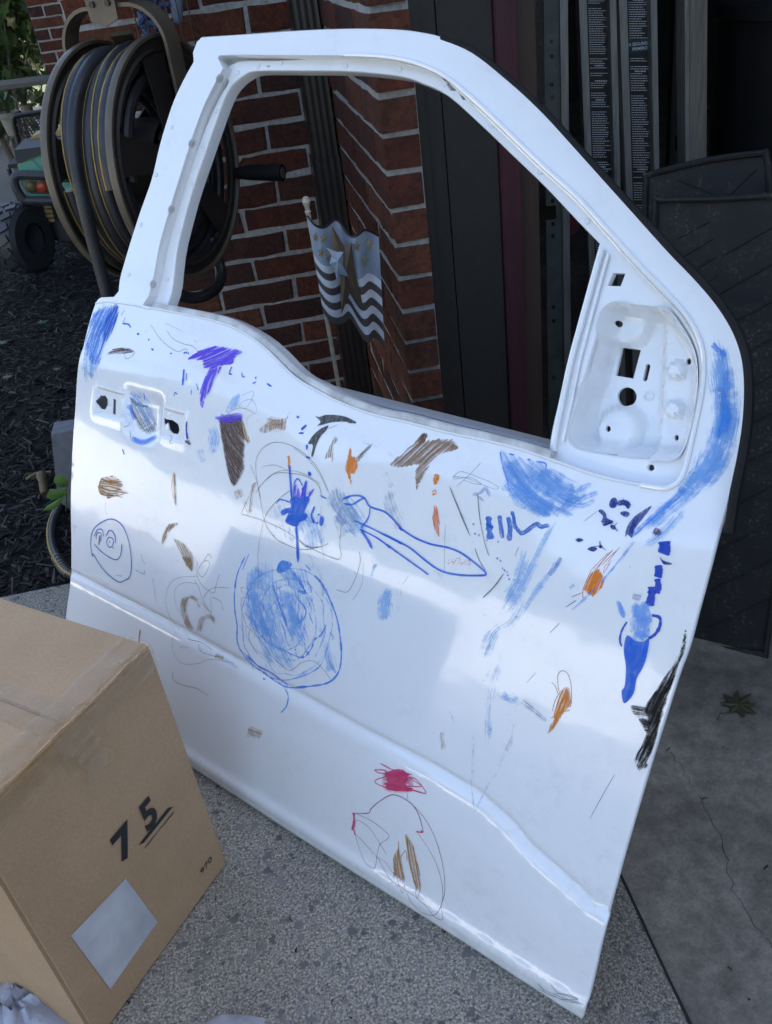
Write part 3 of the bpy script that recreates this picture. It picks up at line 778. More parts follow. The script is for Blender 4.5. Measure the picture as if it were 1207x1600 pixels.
# black weatherstrip behind the hinge-side edge
M_RUBBER = simple('black_rubber', (.005, .005, .0055), (.010, .010, .0105), .65, nscale=30, bstr=.05, spec=.25)
sp_ = [(690, 58), (740, 79), (800, 126), (850, 172), (900, 226), (950, 281), (1000, 336), (1050, 391), (1092, 434), (1126, 474), (1150, 512), (1164, 548), (1170, 582), (1171, 622), (1168, 668), (1160, 718), (1149, 772), (1140, 832)]
P3 = [d_uv(x, y, -.012) + (-.012,) for x, y in cat_rom(sp_, 5)]
rad = list(np.linspace(.003, .0065, len(P3)))
MB().tube(P3, rad, 8).build('weatherstrip', M_RUBBER, door, True, False)
# ------------------------------------------------------------------ garage jamb, posts
M_JAMB = simple('dark_bronze_metal', (.021, .018, .016), (.028, .024, .021), .42, nscale=60, bstr=.05)
M_MAROON = simple('maroon_painted_wood', (.060, .012, .020), (.040, .009, .014), .45, nscale=16, bstr=.5, bdist=.002, scale=(6, 6, .35))
M_BROWN = simple('brown_stained_wood', (.055, .028, .018), (.038, .02, .013), .6, nscale=16, bstr=.3, scale=(6, 6, .35))
jb = empty('door_jamb', (.345, 1.74, 0), 'dark bronze metal garage door jamb beside the brick pier', 'door jamb')
for a, b2, y in ((.3475, .366, 1.722), (.3665, .373, 1.735), (.3735, .402, 1.742), (.4035, .505, 1.738)):
    MB().box((a, y, -.002), (b2, 1.80, 2.118)).build('panel', M_JAMB, jb)
def frontboard(name, x0, x1, y0, y1, z1, mat, label, cat, z0=-.002):
    o = MB().box((x0, y0, z0), (x1, y1, z1)).build(name, mat)
    bm = bmesh.new(); bm.from_mesh(o.data); bmesh.ops.bevel(bm, geom=[e for e in bm.edges], offset=.0025, segments=2, affect='EDGES'); bm.to_mesh(o.data); bm.free()
    tag(o, label, cat); return o
frontboard('wooden_post', .5065, .5475, 1.726, 1.80, 2.117, M_MAROON, 'maroon painted wooden post with rough grain at the garage opening', 'post')
frontboard('door_stop', .549, .590, 1.745, 1.80, 2.117, M_BROWN, 'narrow brown wooden strip right of the maroon post', 'door trim')
def pixpoly(px, Y): return [tuple(atY(x, y, Y)) for x, y in px]
def plateY(name, px, Y, depth, mat, parent=None, holes=()):
    """plate standing in the plane y = Y; outline given as sight points on that plane"""
    o2 = [(p[0], p[2]) for p in pixpoly(px, Y)]; h2 = [[(p[0], p[2]) for p in pixpoly(h, Y)] for h in holes]
    V, F = prism(o2, h2, depth, lambda x, z, d: (x, Y - d, z))
    o = mesh(name, V, F, mat, parent, world=True); return fix_normals(o)
M_TRACK = simple('galvanised_track', (.11, .125, .115), (.07, .08, .075), .45, .6, nscale=25, lo=.35, hi=.7)
M_ALU = simple('dull_aluminium', (.34, .34, .33), (.20, .20, .195), .42, .8, nscale=18, scale=(8, 8, .6))
tr = empty('door_track', tuple(atY(866, 700, 1.90) * np.array((1, 1, 0))), 'perforated grey green steel garage door track beside the brown strip', 'door track')
holes = [circle(862 + (y - 65) * .008, y, 3.0, 10, 3.6) for y in (65, 88, 132, 152, 314, 350, 369, 480, 502, 590)] + [[(851, 322), (869, 321), (870, 343), (852, 344)]]
plateY('web', [(849, -60), (874, -60), (884, 720), (858, 720)], 1.90, .003, M_TRACK, tr, holes)
plateY('flange', [(874.5, -60), (887, -60), (894, 720), (884.5, 720)], 1.893, .03, M_ALU, tr)
# stepladder
M_LABEL, nt, b = newmat('ladder_label')
co = coords(nt, 'UV'); br = nt.nodes.new('ShaderNodeTexNoise'); mp = nt.nodes.new('ShaderNodeMapping'); mp.inputs['Scale'].default_value = (60, 900, 1); nt.links.new(co, mp.inputs[0]); nt.links.new(mp.outputs[0], br.inputs['Vector']); br.inputs['Scale'].default_value = 1
b.inputs['Base Color'].default_value = (.008, .008, .009, 1); b.inputs['Roughness'].default_value = .45
M_PRINT = simple('white_print', (.50, .51, .52), (.38, .39, .40), .6, nscale=40, bstr=0)
M_TEAL = simple('teal_print', (.012, .03, .035), (.01, .025, .03), .5, nscale=40, bstr=0)
lad = empty('stepladder', tuple(atY(965, 700, 2.0) * np.array((1, 1, 0))), 'aluminium stepladder with black safety labels on both rails, folded inside the garage', 'ladder')
YL = 2.0
def lerp2(a, b2, t): return (a[0] + (b2[0] - a[0]) * t, a[1] + (b2[1] - a[1]) * t)
rails = [((905, 0), (918, 0), (953, 0), (964, 0), (927, 281), (926, 281), (963, 281), (969, 281)), ((967, 0), (980, 0), (1017, 0), (1027, 0), (984, 296), (988.5, 296), (1023, 296), (1029, 296))]
rails = [((905, 0), (917, 0), (953, 0), (963, 0), (916, 281), (926, 281), (961, 281), (970, 281)), ((967.5, 0), (980, 0), (1017, 0), (1027, 0), (978.5, 296), (988.5, 296), (1023, 296), (1031, 296))]
def ext(a, b2, t): return lerp2(a, b2, t)
for ri_, rl in enumerate(rails):
    q = [(ext(rl[k], rl[k + 4], -.35), ext(rl[k], rl[k + 4], 2.3)) for k in range(4)]
    rail = plateY('rail', [q[0][0], q[3][0], q[3][1], q[0][1]], YL + .004, .004, M_ALU, lad)
    for k in (0, 2):
        plateY('rail_flange', [q[k][0], q[k + 1][0], q[k + 1][1], q[k][1]], YL - .018, .0218, M_ALU, rail)
    lb = plateY('label', [ext(rl[1], rl[5], -.3), ext(rl[2], rl[6], -.3), ext(rl[2], rl[6], 1.5), ext(rl[1], rl[5], 1.5)], YL + .0028, .0018, M_LABEL, rail)
    # rows of small print
    mbp = MB(); t = -.25; r = random.Random(5 + ri_)
    while t < 1.45:
        if ri_ == 1 and .225 < t < .30: t += .012; continue
        head = r.random() < .05
        a = ext(rl[1], rl[5], t); c = ext(rl[2], rl[6], t); wdt = r.uniform(.55, .92) if not head else r.uniform(.4, .6)
        x0 = .06 if not head else .25; segs = []; s = x0
        while s < x0 + wdt * .9:
            e = min(s + r.uniform(.03, .12), x0 + wdt * .9); segs.append((s, e)); s = e + .022
        dy = .55 if not head else .9
        for s, e in segs:
            p = [lerp2(a, c, s), lerp2(a, c, e)]
            P4 = pixpoly([(p[0][0], p[0][1] - dy), (p[1][0], p[1][1] - dy), (p[1][0], p[1][1] + dy), (p[0][0], p[0][1] + dy)], YL + .0004)
            mbp.add(P4, [(0, 3, 2, 1)])
        t += .0125 if r.random() > .07 else .03
    o = mesh('small_print', mbp.V, mbp.F, M_PRINT, rail, world=True); tag(o, kind='stuff')
def text_mesh(name, s, size, mat, M, parent, bold=0.0, align='CENTER'):
    cu = bpy.data.curves.new(name, 'FONT'); cu.body = s; cu.size = size; cu.align_x = align; cu.offset = bold; cu.fill_mode = 'FRONT'; cu.resolution_u = 4
    to = bpy.data.objects.new(name, cu); COL.objects.link(to)
    me = bpy.data.meshes.new_from_object(to.evaluated_get(bpy.context.evaluated_depsgraph_get()))
    bpy.data.objects.remove(to); bpy.data.curves.remove(cu)
    off = np.zeros(3); p = parent
    while p is not None: off += np.array(p.location); p = p.parent
    me.transform(Matrix.Translation(-Vector(off)) @ M); me.name = name
    me.materials.clear(); me.materials.append(mat)
    return link(bpy.data.objects.new(name, me), parent)
pt = pixpoly([(982, 63), (1018, 60), (1018, 80), (982, 83)], YL + .0002)
rail2 = [o for o in lad.children if o.name.startswith('rail')][1]
mesh('title_band', pt, [(0, 3, 2, 1)], M_TEAL, rail2, world=True)
for s, yy in (('LA SEGURIDAD', 70.5), ('PRIMERO', 78.0)):
    c = atY(1000, yy, YL - .0012)
    Mx = Matrix.Translation(Vector(c)) @ Matrix.Rotation(R(2.5), 4, 'Y') @ Matrix.Rotation(R(90), 4, 'X')
    text_mesh('title_text', s, .0086, M_PRINT, Mx, rail2, .0001)
# timber, black sheet
M_GREYWOOD = simple('weathered_timber', (.16, .135, .105), (.09, .078, .064), .8, nscale=14, bstr=.4, scale=(9, 9, .6))
tb = plateY('timber_post', [(1076, -60), (1106, -60), (1101, 760), (1080, 760)], 1.93, .05, M_GREYWOOD); tag(tb, 'grey weathered timber standing upright beside the black bin', 'timber')
tb2 = plateY('steel_bar', [(1070, -60), (1076, -60), (1080, 760), (1074, 760)], 1.925, .04, M_ALU); tag(tb2, 'thin bare metal bar along the left of the grey timber', 'metal bar')
M_BLACKP = simple('black_plastic', (.006, .006, .0065), (.010, .010, .011), .38, nscale=30, bstr=.08)
bk = plateY('black_bracket', [(1058, -60), (1069, -60), (1071, 420), (1040, 420)], 2.06, .02, M_BLACKP, None, [[(1057, 150), (1063, 150), (1064, 176), (1059, 178)], [(1056, 212), (1060, 212), (1060, 236), (1055, 236)]])
tag(bk, 'tall black tapered bracket between the ladder and the timber', 'bracket')
M_RED = simple('red_cloth', (.09, .006, .016), (.05, .004, .01), .85, nscale=40)
rc = plateY('red_cloth', [(886, 330), (897, 335), (905, 355), (902, 362), (893, 368), (887, 372)], 1.98, .012, M_RED); tag(rc, 'scrap of red cloth hanging beside the steel track', 'cloth')
# bin
cb = atY(1110, 200, 2.02); bx, by, brad = cb[0] + .33, 2.02, .30
zr = atY(1160, 18, 1.76)[2]
can = empty('trash_bin', (bx, by, 0), 'large black plastic bin standing in the garage behind the floor mats', 'bin')
MB().lathe([(0, -.003), (brad * .86, -.003), (brad * .88, .01), (brad, zr - .03), (brad - .012, zr - .03), (brad * .86, .03), (0, .03)], 40, Matrix.Translation((bx, by, 0))).build('body', M_BLACKP, can, True)
MB().lathe([(brad + .001, zr - .045), (brad + .018, zr - .04), (brad + .022, zr - .012), (brad + .012, zr), (brad - .008, zr), (brad - .01, zr - .03)], 40, Matrix.Translation((bx, by, 0))).build('rim', M_BLACKP, can, True)
# ------------------------------------------------------------------ rubber floor mats
M_MAT, nt, b = newmat('rubber_mat'); co = coords(nt)
n1 = noise(nt, 9, 6, .7, co, .5); n2 = noise(nt, 150, 4, .7, co)
dirt = nt.nodes.new('ShaderNodeMath'); dirt.operation = 'MULTIPLY'
nt.links.new(ramp(nt, n1.outputs[0], [(.46, 0.0), (.66, 1.0)]).outputs[0], dirt.inputs[0]); nt.links.new(ramp(nt, n2.outputs[0], [(.55, 0.0), (.68, 1.0)]).outputs[0], dirt.inputs[1])
nt.links.new(mixc(nt, dirt.outputs[0], ramp(nt, n1.outputs[0], [(.3, (.007, .007, .0075)), (.7, (.016, .016, .016))]).outputs[0], (.16, .13, .085)), b.inputs['Base Color'])
b.inputs['Roughness'].default_value = .62; b.inputs['Specular IOR Level'].default_value = .3; bump(nt, b, n2.outputs[0], .2, .0008)
def mat_thing(label, p0, lean, outline, ribs, sub):
    q = np.array((.77, -.637, 0)); q /= np.linalg.norm(q); back = np.array((.637, .77, 0)); back /= np.linalg.norm(back)
    up = back * math.sin(R(lean)) + np.array((0, 0, 1)) * math.cos(R(lean)); n = np.cross(q, up)
    p0 = np.array(p0)
    t = empty('floor_mat', tuple(p0), label, 'floor mat', 'rubber floor mats')
    def uvp(px): 
        d = atPlane(px[0], px[1], p0, n) - p0; return float(d @ q), float(d @ up)
    P2 = [uvp(p) for p in outline]; m0 = min(y for _, y in P2)
    P2 = [tuple(p) for p in cat_rom(P2, 4, True)]
    to3 = lambda x, y, z: tuple(p0 + q * x + up * (y) + n * z)
    V, F = prism(P2, [], .006, to3); o = mesh('tray', V, F, M_MAT, t, world=True); fix_normals(o)
    rim = [to3(x, y, .004) for x, y in P2]; MB().tube(rim, .006, 8, True).build('rim', M_MAT, t, True)
    for a, c in ribs:
        A, B = uvp(a), uvp(c); MB().tube([to3(A[0], A[1], .0015), to3(B[0], B[1], .0008)], .0015, 6).build('rib', M_MAT, o, True)
    return t
ribs = []
for k in range(11):
    y0 = 380 + k * 58; ribs.append(((1128 - k * 2, y0 + 20), (1222, y0 - 34)))
for k in range(4): ribs.append(((1060 + k * 6, 372 + k * 30), (1110 + k * 4, 345 + k * 28)))
mat_thing('black dirty ribbed rubber floor mat leaning nearest, right of the door', (.76, 1.184, .004), 16, [(1024, 322), (1034, 313), (1120, 311), (1230, 307), (1244, 330), (1240, 700), (1199, 1004), (1188, 1020), (1080, 1003), (1000, 990), (990, 970), (1008, 700), (1024, 500)], ribs, None)
mat_thing('black rubber floor mat standing behind the dirty ribbed one, only its top edge showing', (.86, 1.30, .004), 16, [(1010, 284), (1016, 273), (1105, 251), (1188, 240), (1199, 246), (1204, 330), (1206, 700), (1060, 700), (1014, 420)],
          [((1058, 280), (1115, 303)), ((1140, 305), (1183, 264))], None)
# dead leaf on the driveway
def leaf_mesh(c, s, rz, mat, name, label):
    pts = [(0, -.5), (.12, -.2), (.45, -.32), (.32, -.05), (.62, .12), (.3, .18), (.34, .45), (.12, .32), (0, .7), (-.14, .32), (-.4, .5), (-.3, .16), (-.62, .05), (-.3, -.08), (-.42, -.36), (-.1, -.2)]
    V = [(0, .02, .012)] + [(x, y, .004 + .02 * (x * x + y * y) * random.uniform(.3, 1.4)) for x, y in pts]
    F = [(0, i + 1, (i + 1) % len(pts) + 1) for i in range(len(pts))]
    Mx = Matrix.Translation(Vector(c)) @ Matrix.Rotation(rz, 4, 'Z') @ Matrix.Scale(s, 4)
    V = [tuple(Mx @ Vector((x, y, z / s * .35))) for x, y, z in V]
    mb = MB().add(V, F); mb.add([v[:2] + (v[2] - .0006,) for v in V], [f[::-1] for f in F])
    st = [Mx @ Vector((0, -.5, .05)), Mx @ Vector((-.1, -.75, .1)), Mx @ Vector((-.02, -.98, .06))]; mb.tube(st, .0009, 5)
    return tag(mb.build(name, mat), label, 'leaf')
M_LEAFD = simple('dead_leaf', (.045, .04, .012), (.03, .024, .01), .6, nscale=30)
lc = gnd(1153, 1103); leaf_mesh((lc[0], lc[1], .0005), .058, R(-65), M_LEAFD, 'fallen_leaf', 'olive brown fallen maple leaf lying on the driveway')

# ------------------------------------------------------------------ downspout
M_SPOUT = simple('brown_downspout', (.026, .020, .017), (.034, .027, .023), .35, nscale=30, bstr=.04)
ds = empty('downspout', (.235, 2.43, 0), 'dark brown fluted metal downspout in the corner of the brick walls', 'downspout')
def spout(x0, x1, y0, y1, z0, z1, name, fl=4):
    n = 4 * fl; prof = []
    for k in range(n + 1):
        t = k / n; prof.append((x0 + (x1 - x0) * t, y0 + .0011 * (1 - math.cos(2 * math.pi * fl * t))))
    prof += [(x1, y1), (x0, y1)]
    V = [(x, y, z) for z in (z0, z1) for x, y in prof]; m = len(prof)
    F = [(k, (k + 1) % m, m + (k + 1) % m, m + k) for k in range(m)] + [tuple(range(m))[::-1], tuple(range(m, 2 * m))]
    o = MB().add(V, F).build(name, M_SPOUT, ds, True, ang=50); return o
XS0 = atY(469, 111, 2.385)[0]; zs = atY(490, 258, 2.385)[2]
spout(XS0, .2685, 2.385, 2.462, zs, 2.5, 'upper_pipe'); spout(XS0 - .004, .2705, 2.380, 2.464, -.02, zs + .012, 'lower_pipe')
for z in (zs - .33,): MB().box((XS0 - .005, 2.3775, z), (.2712, 2.466, z + .02)).build('strap', M_SPOUT, ds)

# ------------------------------------------------------------------ metal flag stake
YF = 1.655
M_FBLUE = simple('faded_blue_metal', (.30, .34, .41), (.20, .24, .31), .6, nscale=18, scale=(3, 3, 1), lo=.35, hi=.65)
M_FWHITE = simple('chipped_white_metal', (.62, .63, .66), (.5, .5, .52), .55, nscale=14, lo=.3, hi=.75)
M_FBROWN = simple('grey_brown_metal', (.085, .068, .062), (.06, .05, .046), .55, nscale=14)
M_GOLD = simple('dull_gold', (.26, .19, .085), (.17, .125, .06), .6, nscale=30)
M_STARW = simple('weathered_brown_wood', (.13, .085, .05), (.07, .05, .038), .65, nscale=20, scale=(10, 10, 1))
fl = empty('metal_flag', tuple(atY(505, 600, YF) * np.array((1, 1, 0))), 'wavy metal flag stake with blue field, stars and white brown stripes before the downspout', 'garden flag')
tp = T(450, 300, 6.153, [(185, 225), (250, 300), (330, 330), (400, 310), (460, 280), (510, 310), (560, 385), (610, 415), (660, 400), (730, 365), (800, 390), (885, 440)])
bt = T(450, 300, 6.153, [(338, 1150), (400, 1225), (470, 1262), (545, 1262), (600, 1235), (645, 1285), (690, 1360), (735, 1420), (780, 1428), (830, 1400), (885, 1450), (942, 1532)])
tp = cat_rom(tp, 4); bt = cat_rom(bt, 4); ns = len(tp)
def flagP(i, t, off=0):
    a, b2 = tp[i], bt[i]; p = atY(a[0] + (b2[0] - a[0]) * t, a[1] + (b2[1] - a[1]) * t, YF)
    s = i / (ns - 1); return (p[0], p[1] - .012 * math.sin(s * 2 * math.pi * 1.75 + .3) - off, p[2])
bands = [(0, .40, M_FBLUE, 'blue_field')] + [(.40 + k * .075, .40 + (k + 1) * .075, (M_FWHITE, M_FBROWN)[k % 2], 'stripe') for k in range(8)]
for t0, t1, mt, nm in bands:
    nt_ = 6 if nm == 'blue_field' else 2; V = []; F = []
    for off in (0, -.0015):
        for j in range(nt_ + 1):
            for i in range(ns): V.append(flagP(i, t0 + (t1 - t0) * j / nt_, off))
    k0 = (nt_ + 1) * ns
    for o_ in (0, k0):
        for j in range(nt_):
            for i in range(ns - 1): F.append((o_ + j * ns + i, o_ + j * ns + i + 1, o_ + (j + 1) * ns + i + 1, o_ + (j + 1) * ns + i))
    for i in range(ns - 1): F.append((i, i + 1, k0 + i + 1, k0 + i)); F.append((nt_ * ns + i, nt_ * ns + i + 1, k0 + nt_ * ns + i + 1, k0 + nt_ * ns + i))
    o = mesh(nm, V, F, mt, fl, world=True); fix_normals(o); sharp(o, 60)
P = [flagP(i, 0) for i in range(ns)]; MB().tube(P, .0022, 6).build('top_wire', M_BLACKP, fl, True)
M_POLE = simple('cream_painted_rod', (.46, .42, .34), (.30, .24, .16), .5, nscale=60, lo=.4, hi=.7)
pa, pb = atY(480, 322, YF), atY(531, 612, YF); pb2 = np.array(pa) + (np.array(pb) - np.array(pa)) * 2.1; pb2[2] = max(pb2[2], -.03)
MB().tube([pa, (np.array(pa) + pb2) / 2, pb2], .0042, 8).build('pole', M_POLE, fl, True)
MB().lathe([(0, .018), (.005, .016), (.008, .008), (.0055, .001), (.004, -.006), (.006, -.010), (.004, -.014)], 12, Matrix.Translation(Vector(pa))).build('finial', M_POLE, fl, True)
def star_px(name, cx, cy, r, rot, Y, h, mat, parent, inner=.42, stretch=(1, 1), skew=0):
    P = []
    for k in range(10):
        a = rot + math.pi * k / 5; rr = r if k % 2 == 0 else r * inner
        x = rr * math.sin(a) * stretch[0]; y = -rr * math.cos(a) * stretch[1]; P.append((cx + x, cy + y + skew * x))
    V = [atY(cx, cy, Y - h)] + pixpoly(P, Y) + pixpoly(P, Y + .003)
    F = [(0, 1 + k, 1 + (k + 1) % 10) for k in range(10)] + [(1 + k, 11 + k, 11 + (k + 1) % 10, 1 + (k + 1) % 10) for k in range(10)] + [tuple(range(11, 21))]
    o = mesh(name, V, F, mat, parent, world=True); return fix_normals(o)
for (x, y, r) in [(262, 435, 42), (345, 440, 48), (322, 580, 50), (395, 610, 45), (660, 520, 52), (785, 500, 58), (742, 655, 55)]:
    px, py = T(450, 300, 6.153, [(x, y)])[0]; star_px('small_star', px, py, r / 6.153, .1, YF - .0145, .001, M_GOLD, fl, stretch=(.72, 1.1))
bs = T(450, 300, 6.153, [(560, 760)])[0]
big = T(450, 300, 6.153, [(420, 315), (545, 525), (612, 490), (640, 720), (735, 1150), (600, 965), (515, 1180), (505, 800), (470, 640), (430, 560)])
c3 = atY(*bs, YF - .04)
V = [c3] + pixpoly(big, YF - .020) + pixpoly(big, YF - .016)
F = [(0, 1 + k, 1 + (k + 1) % 10) for k in range(10)] + [(1 + k, 11 + k, 11 + (k + 1) % 10, 1 + (k + 1) % 10) for k in range(10)] + [tuple(range(11, 21))]
fix_normals(mesh('large_star', V, F, M_STARW, fl, world=True))
sm = T(450, 300, 6.153, [(365, 530), (470, 575), (535, 575), (530, 700), (585, 815), (505, 790), (475, 860), (445, 735), (400, 690), (420, 610)])
c3 = atY(*T(450, 300, 6.153, [(480, 665)])[0], YF - .056)
V = [c3] + pixpoly(sm, YF - .044) + pixpoly(sm, YF - .040)
fix_normals(mesh('blue_star', V, F, M_FBLUE, fl, world=True))
# ------------------------------------------------------------------ cardboard box
M_CARD, nt, b = newmat('cardboard'); co = coords(nt)
n1 = noise(nt, 6, 5, .6, co); n2 = noise(nt, 260, 3, .6, co); mp = nt.nodes.new('ShaderNodeMapping'); mp.inputs['Scale'].default_value = (150, 150, 3); nt.links.new(co, mp.inputs[0]); n3 = noise(nt, 1, 2, .5, mp.outputs[0])
cc_ = ramp(nt, n1.outputs[0], [(.3, (.40, .262, .145)), (.7, (.47, .315, .185))])
nt.links.new(mixc(nt, .35, cc_.outputs[0], ramp(nt, n2.outputs[0], [(.35, .7), (.7, 1.2)]).outputs[0], 'MULTIPLY'), b.inputs['Base Color'])
b.inputs['Roughness'].default_value = .75; bump(nt, b, n3.outputs[0], .12, .0006)
M_TAPE, nt, b = newmat('clear_packing_tape'); co = coords(nt)
n1 = noise(nt, 40, 4, .6, co); n2 = noise(nt, 9, 3, .6, co)
nt.links.new(ramp(nt, n2.outputs[0], [(.35, (.46, .30, .14)), (.7, (.58, .44, .30))]).outputs[0], b.inputs['Base Color'])
b.inputs['Roughness'].default_value = .12; b.inputs['Coat Weight'].default_value = .5
nt.links.new(ramp(nt, n1.outputs[0], [(.35, .28), (.7, .52)]).outputs[0], b.inputs['Alpha']); bump(nt, b, n1.outputs[0], .5, .002)
M_INKB = simple('black_print', (.012, .012, .013), (.02, .02, .02), .6, nscale=60, bstr=0)
M_PAPER = simple('white_paper_label', (.60, .61, .64), (.42, .43, .46), .5, nscale=14, bstr=0)
BA = np.array((-.238, .944)); eA = np.array((-.622, -.783)); eB = np.array((-.774, .634)); eB -= eA * (eA @ eB); eB /= np.linalg.norm(eB)
BW, BLn, BH = .310, .50, .489
box = empty('cardboard_box', (BA[0], BA[1], 0), 'taped brown cardboard box standing in front of the truck door', 'box')
def bxp(s, t, z): p = BA + eA * s + eB * t; return (p[0], p[1], z)      # s along the printed end, t along the side
def bplate(name, s0, s1, t0, t1, z0, z1, mat, bev=.003, par=None):
    V = [bxp(s, t, z) for z in (z0, z1) for s, t in ((s0, t0), (s1, t0), (s1, t1), (s0, t1))]
    o = MB().add(V, [(0, 1, 2, 3), (4, 5, 6, 7), (0, 1, 5, 4), (1, 2, 6, 5), (2, 3, 7, 6), (3, 0, 4, 7)]).build(name, mat, par or box)
    if bev:
        bm = bmesh.new(); bm.from_mesh(o.data); bmesh.ops.bevel(bm, geom=[e for e in bm.edges], offset=bev, segments=2, affect='EDGES'); bm.to_mesh(o.data); bm.free(); sharp(o, 50)
    return o
bplate('carton', 0, BW, 0, BLn, .001, BH - .005, M_CARD, .005)
bplate('flap', .0015, BW / 2 - .001, .001, BLn - .001, BH - .0052, BH, M_CARD, .002)
bplate('flap', BW / 2 + .001, BW - .0015, .001, BLn - .001, BH - .0052, BH - .0004, M_CARD, .002)
def tape(name, P, wdir, half, off, n=26):
    """crumpled strip along P (world points), half width half along wdir"""
    V = []; F = []; r = random.Random(len(P) + 3)
    for i, (p, nn) in enumerate(P):
        for k in (-1, -.4, .3, 1):
            V.append(np.array(p) + np.array(wdir) * half * (k + (r.gauss(0, .02) if abs(k) == 1 else 0)) + np.array(nn) * (off + abs(r.gauss(0, .0007))))
    for i in range(len(P) - 1):
        for k in range(3): F.append((i * 4 + k, i * 4 + k + 1, i * 4 + 4 + k + 1, i * 4 + 4 + k))
    return mesh(name, V, F, M_TAPE, box, True, True)
zup = np.array((0, 0, 1.)); nF = -np.array((eB[0], eB[1], 0)); dA = np.array((eA[0], eA[1], 0)); dBv = np.array((eB[0], eB[1], 0))
tape('seam_tape', [(bxp(BW / 2, BLn - BLn * k / 22, BH), zup) for k in range(22)] + [(bxp(BW / 2, -.0005, BH - .002), (zup + nF) / 1.4)] + [(bxp(BW / 2, -.0005, BH - .008 * k), nF) for k in range(1, 9)], dA, .026, .0012)
# edge tape folded over the printed end's top edge
V = []; F = []; ne = 40; r = random.Random(9)
prof = [(.046, 0, 1), (.030, 0, 1), (.012, 0, 1), (.002, .0005, 1), (-.0012, .003, 0), (-.0012, .012, 0), (-.0012, .026, 0), (-.0012, .040, 0)]
for i in range(ne):
    s = BW * i / (ne - 1)
    for j, (t, dz, top) in enumerate(prof):
        jj = r.gauss(0, .0016) if j in (0, 7) else 0
        z = BH + .0016 + abs(r.gauss(0, .0011)) if top else BH - dz - jj
        V.append(bxp(s, (t + jj if top else -.0018 - abs(r.gauss(0, .0012))), z))
for i in range(ne - 1):
    for j in range(7): F.append((i * 8 + j, i * 8 + j + 1, i * 8 + 9 + j, i * 8 + 8 + j))
mesh('edge_tape', V, F, M_TAPE, box, True, True)
pb_ = []
for k in range(9): pb_.append((bxp(BW / 2 - .012 + .004 * math.sin(k), -.0015, BH - .05 - .006 * k), nF))
tape('tape_tail', pb_, dA, .019, .0022)
# loose wrinkles and threads of tape along the edge
for i in range(14):
    s = r.uniform(.02, BW - .02); a = np.array(bxp(s, r.uniform(-.003, .012), BH + .001)); d = dA * r.uniform(-.03, .03) + zup * r.uniform(.0, .008) + dBv * r.uniform(-.004, .01)
    MB().tube([a, a + d * .5 + zup * .003, a + d], .0006, 4).build('tape_thread', M_TAPE, box)
def face_pt(px, py): 
    p = atPlane(px, py, np.array(bxp(0, 0, 0)), nF); return p
def face_text(name, s, size, px, py, mat, bold=0, sx=1.0, off=.0012):
    c = face_pt(px, py) + nF * off; x = -dA; y = zup; z = np.cross(x, y)
    Mx = Matrix(((x[0] * sx, y[0], z[0], c[0]), (x[1] * sx, y[1], z[1], c[1]), (x[2] * sx, y[2], z[2], c[2]), (0, 0, 0, 1)))
    return text_mesh(name, s, size, mat, Mx, box, bold)
face_text('printed_number', '5', .072, 239, 1288, M_INKB, .0024, .8)
face_text('printed_number', '7', .072, 200, 1334, M_INKB, .003, .9)
face_text('printed_code', '970', .0165, 323, 1355, M_INKB, 0, 1.2)
def face_quad(name, px, mat, off=.001):
    V = [tuple(face_pt(x, y) + nF * off) for x, y in px]; return mesh(name, V, [tuple(range(len(V)))], mat, box, False, True)
face_quad('underline', [(262, 1262), (270, 1260), (224, 1317), (216, 1320)], M_INKB); face_quad('underline', [(270, 1271), (272, 1266), (229, 1322), (224, 1326)], M_INKB)
face_quad('shipping_label', [(196, 1372), (246, 1440), (172, 1545), (110, 1462)], M_PAPER)

M_GREYP = simple('faint_grey_print', (.34, .34, .36), (.42, .42, .44), .6, nscale=30, bstr=0)
# crumpled plastic on the paving
M_FILM, nt, b = newmat('plastic_film'); b.inputs['Base Color'].default_value = (.62, .62, .70, 1); b.inputs['Roughness'].default_value = .15; b.inputs['Transmission Weight'].default_value = .35
nn_ = noise(nt, 50, 3, .6, coords(nt)); bump(nt, b, nn_.outputs[0], .5, .004)
def crumple(name, c, rx, ry, h, seed, label):
    r = random.Random(seed); V = []; m = 22
    for i in range(7):
        for k in range(m):
            a = 2 * math.pi * k / m; q = 1 - i / 6.2; V.append((c[0] + rx * q * math.cos(a) * r.uniform(.86, 1.12), c[1] + ry * q * math.sin(a) * r.uniform(.86, 1.12), .002 + h * (1 - q ** 2) * r.uniform(.6, 1.25)))
    F = [(i * m + k, i * m + (k + 1) % m, i * m + m + (k + 1) % m, i * m + m + k) for i in range(6) for k in range(m)] + [tuple(range(6 * m, 7 * m))]
    return tag(MB().add(V, F).build(name, M_FILM, None, True, ang=60), label, 'plastic film')
crumple('plastic_wrap', gnd(345, 1640), .07, .045, .03, 4, 'crumpled clear plastic wrap on the paving at the bottom edge')
crumple('plastic_wrap', gnd(40, 1590), .075, .07, .05, 5, 'crumpled pale plastic wrap left of the cardboard box')

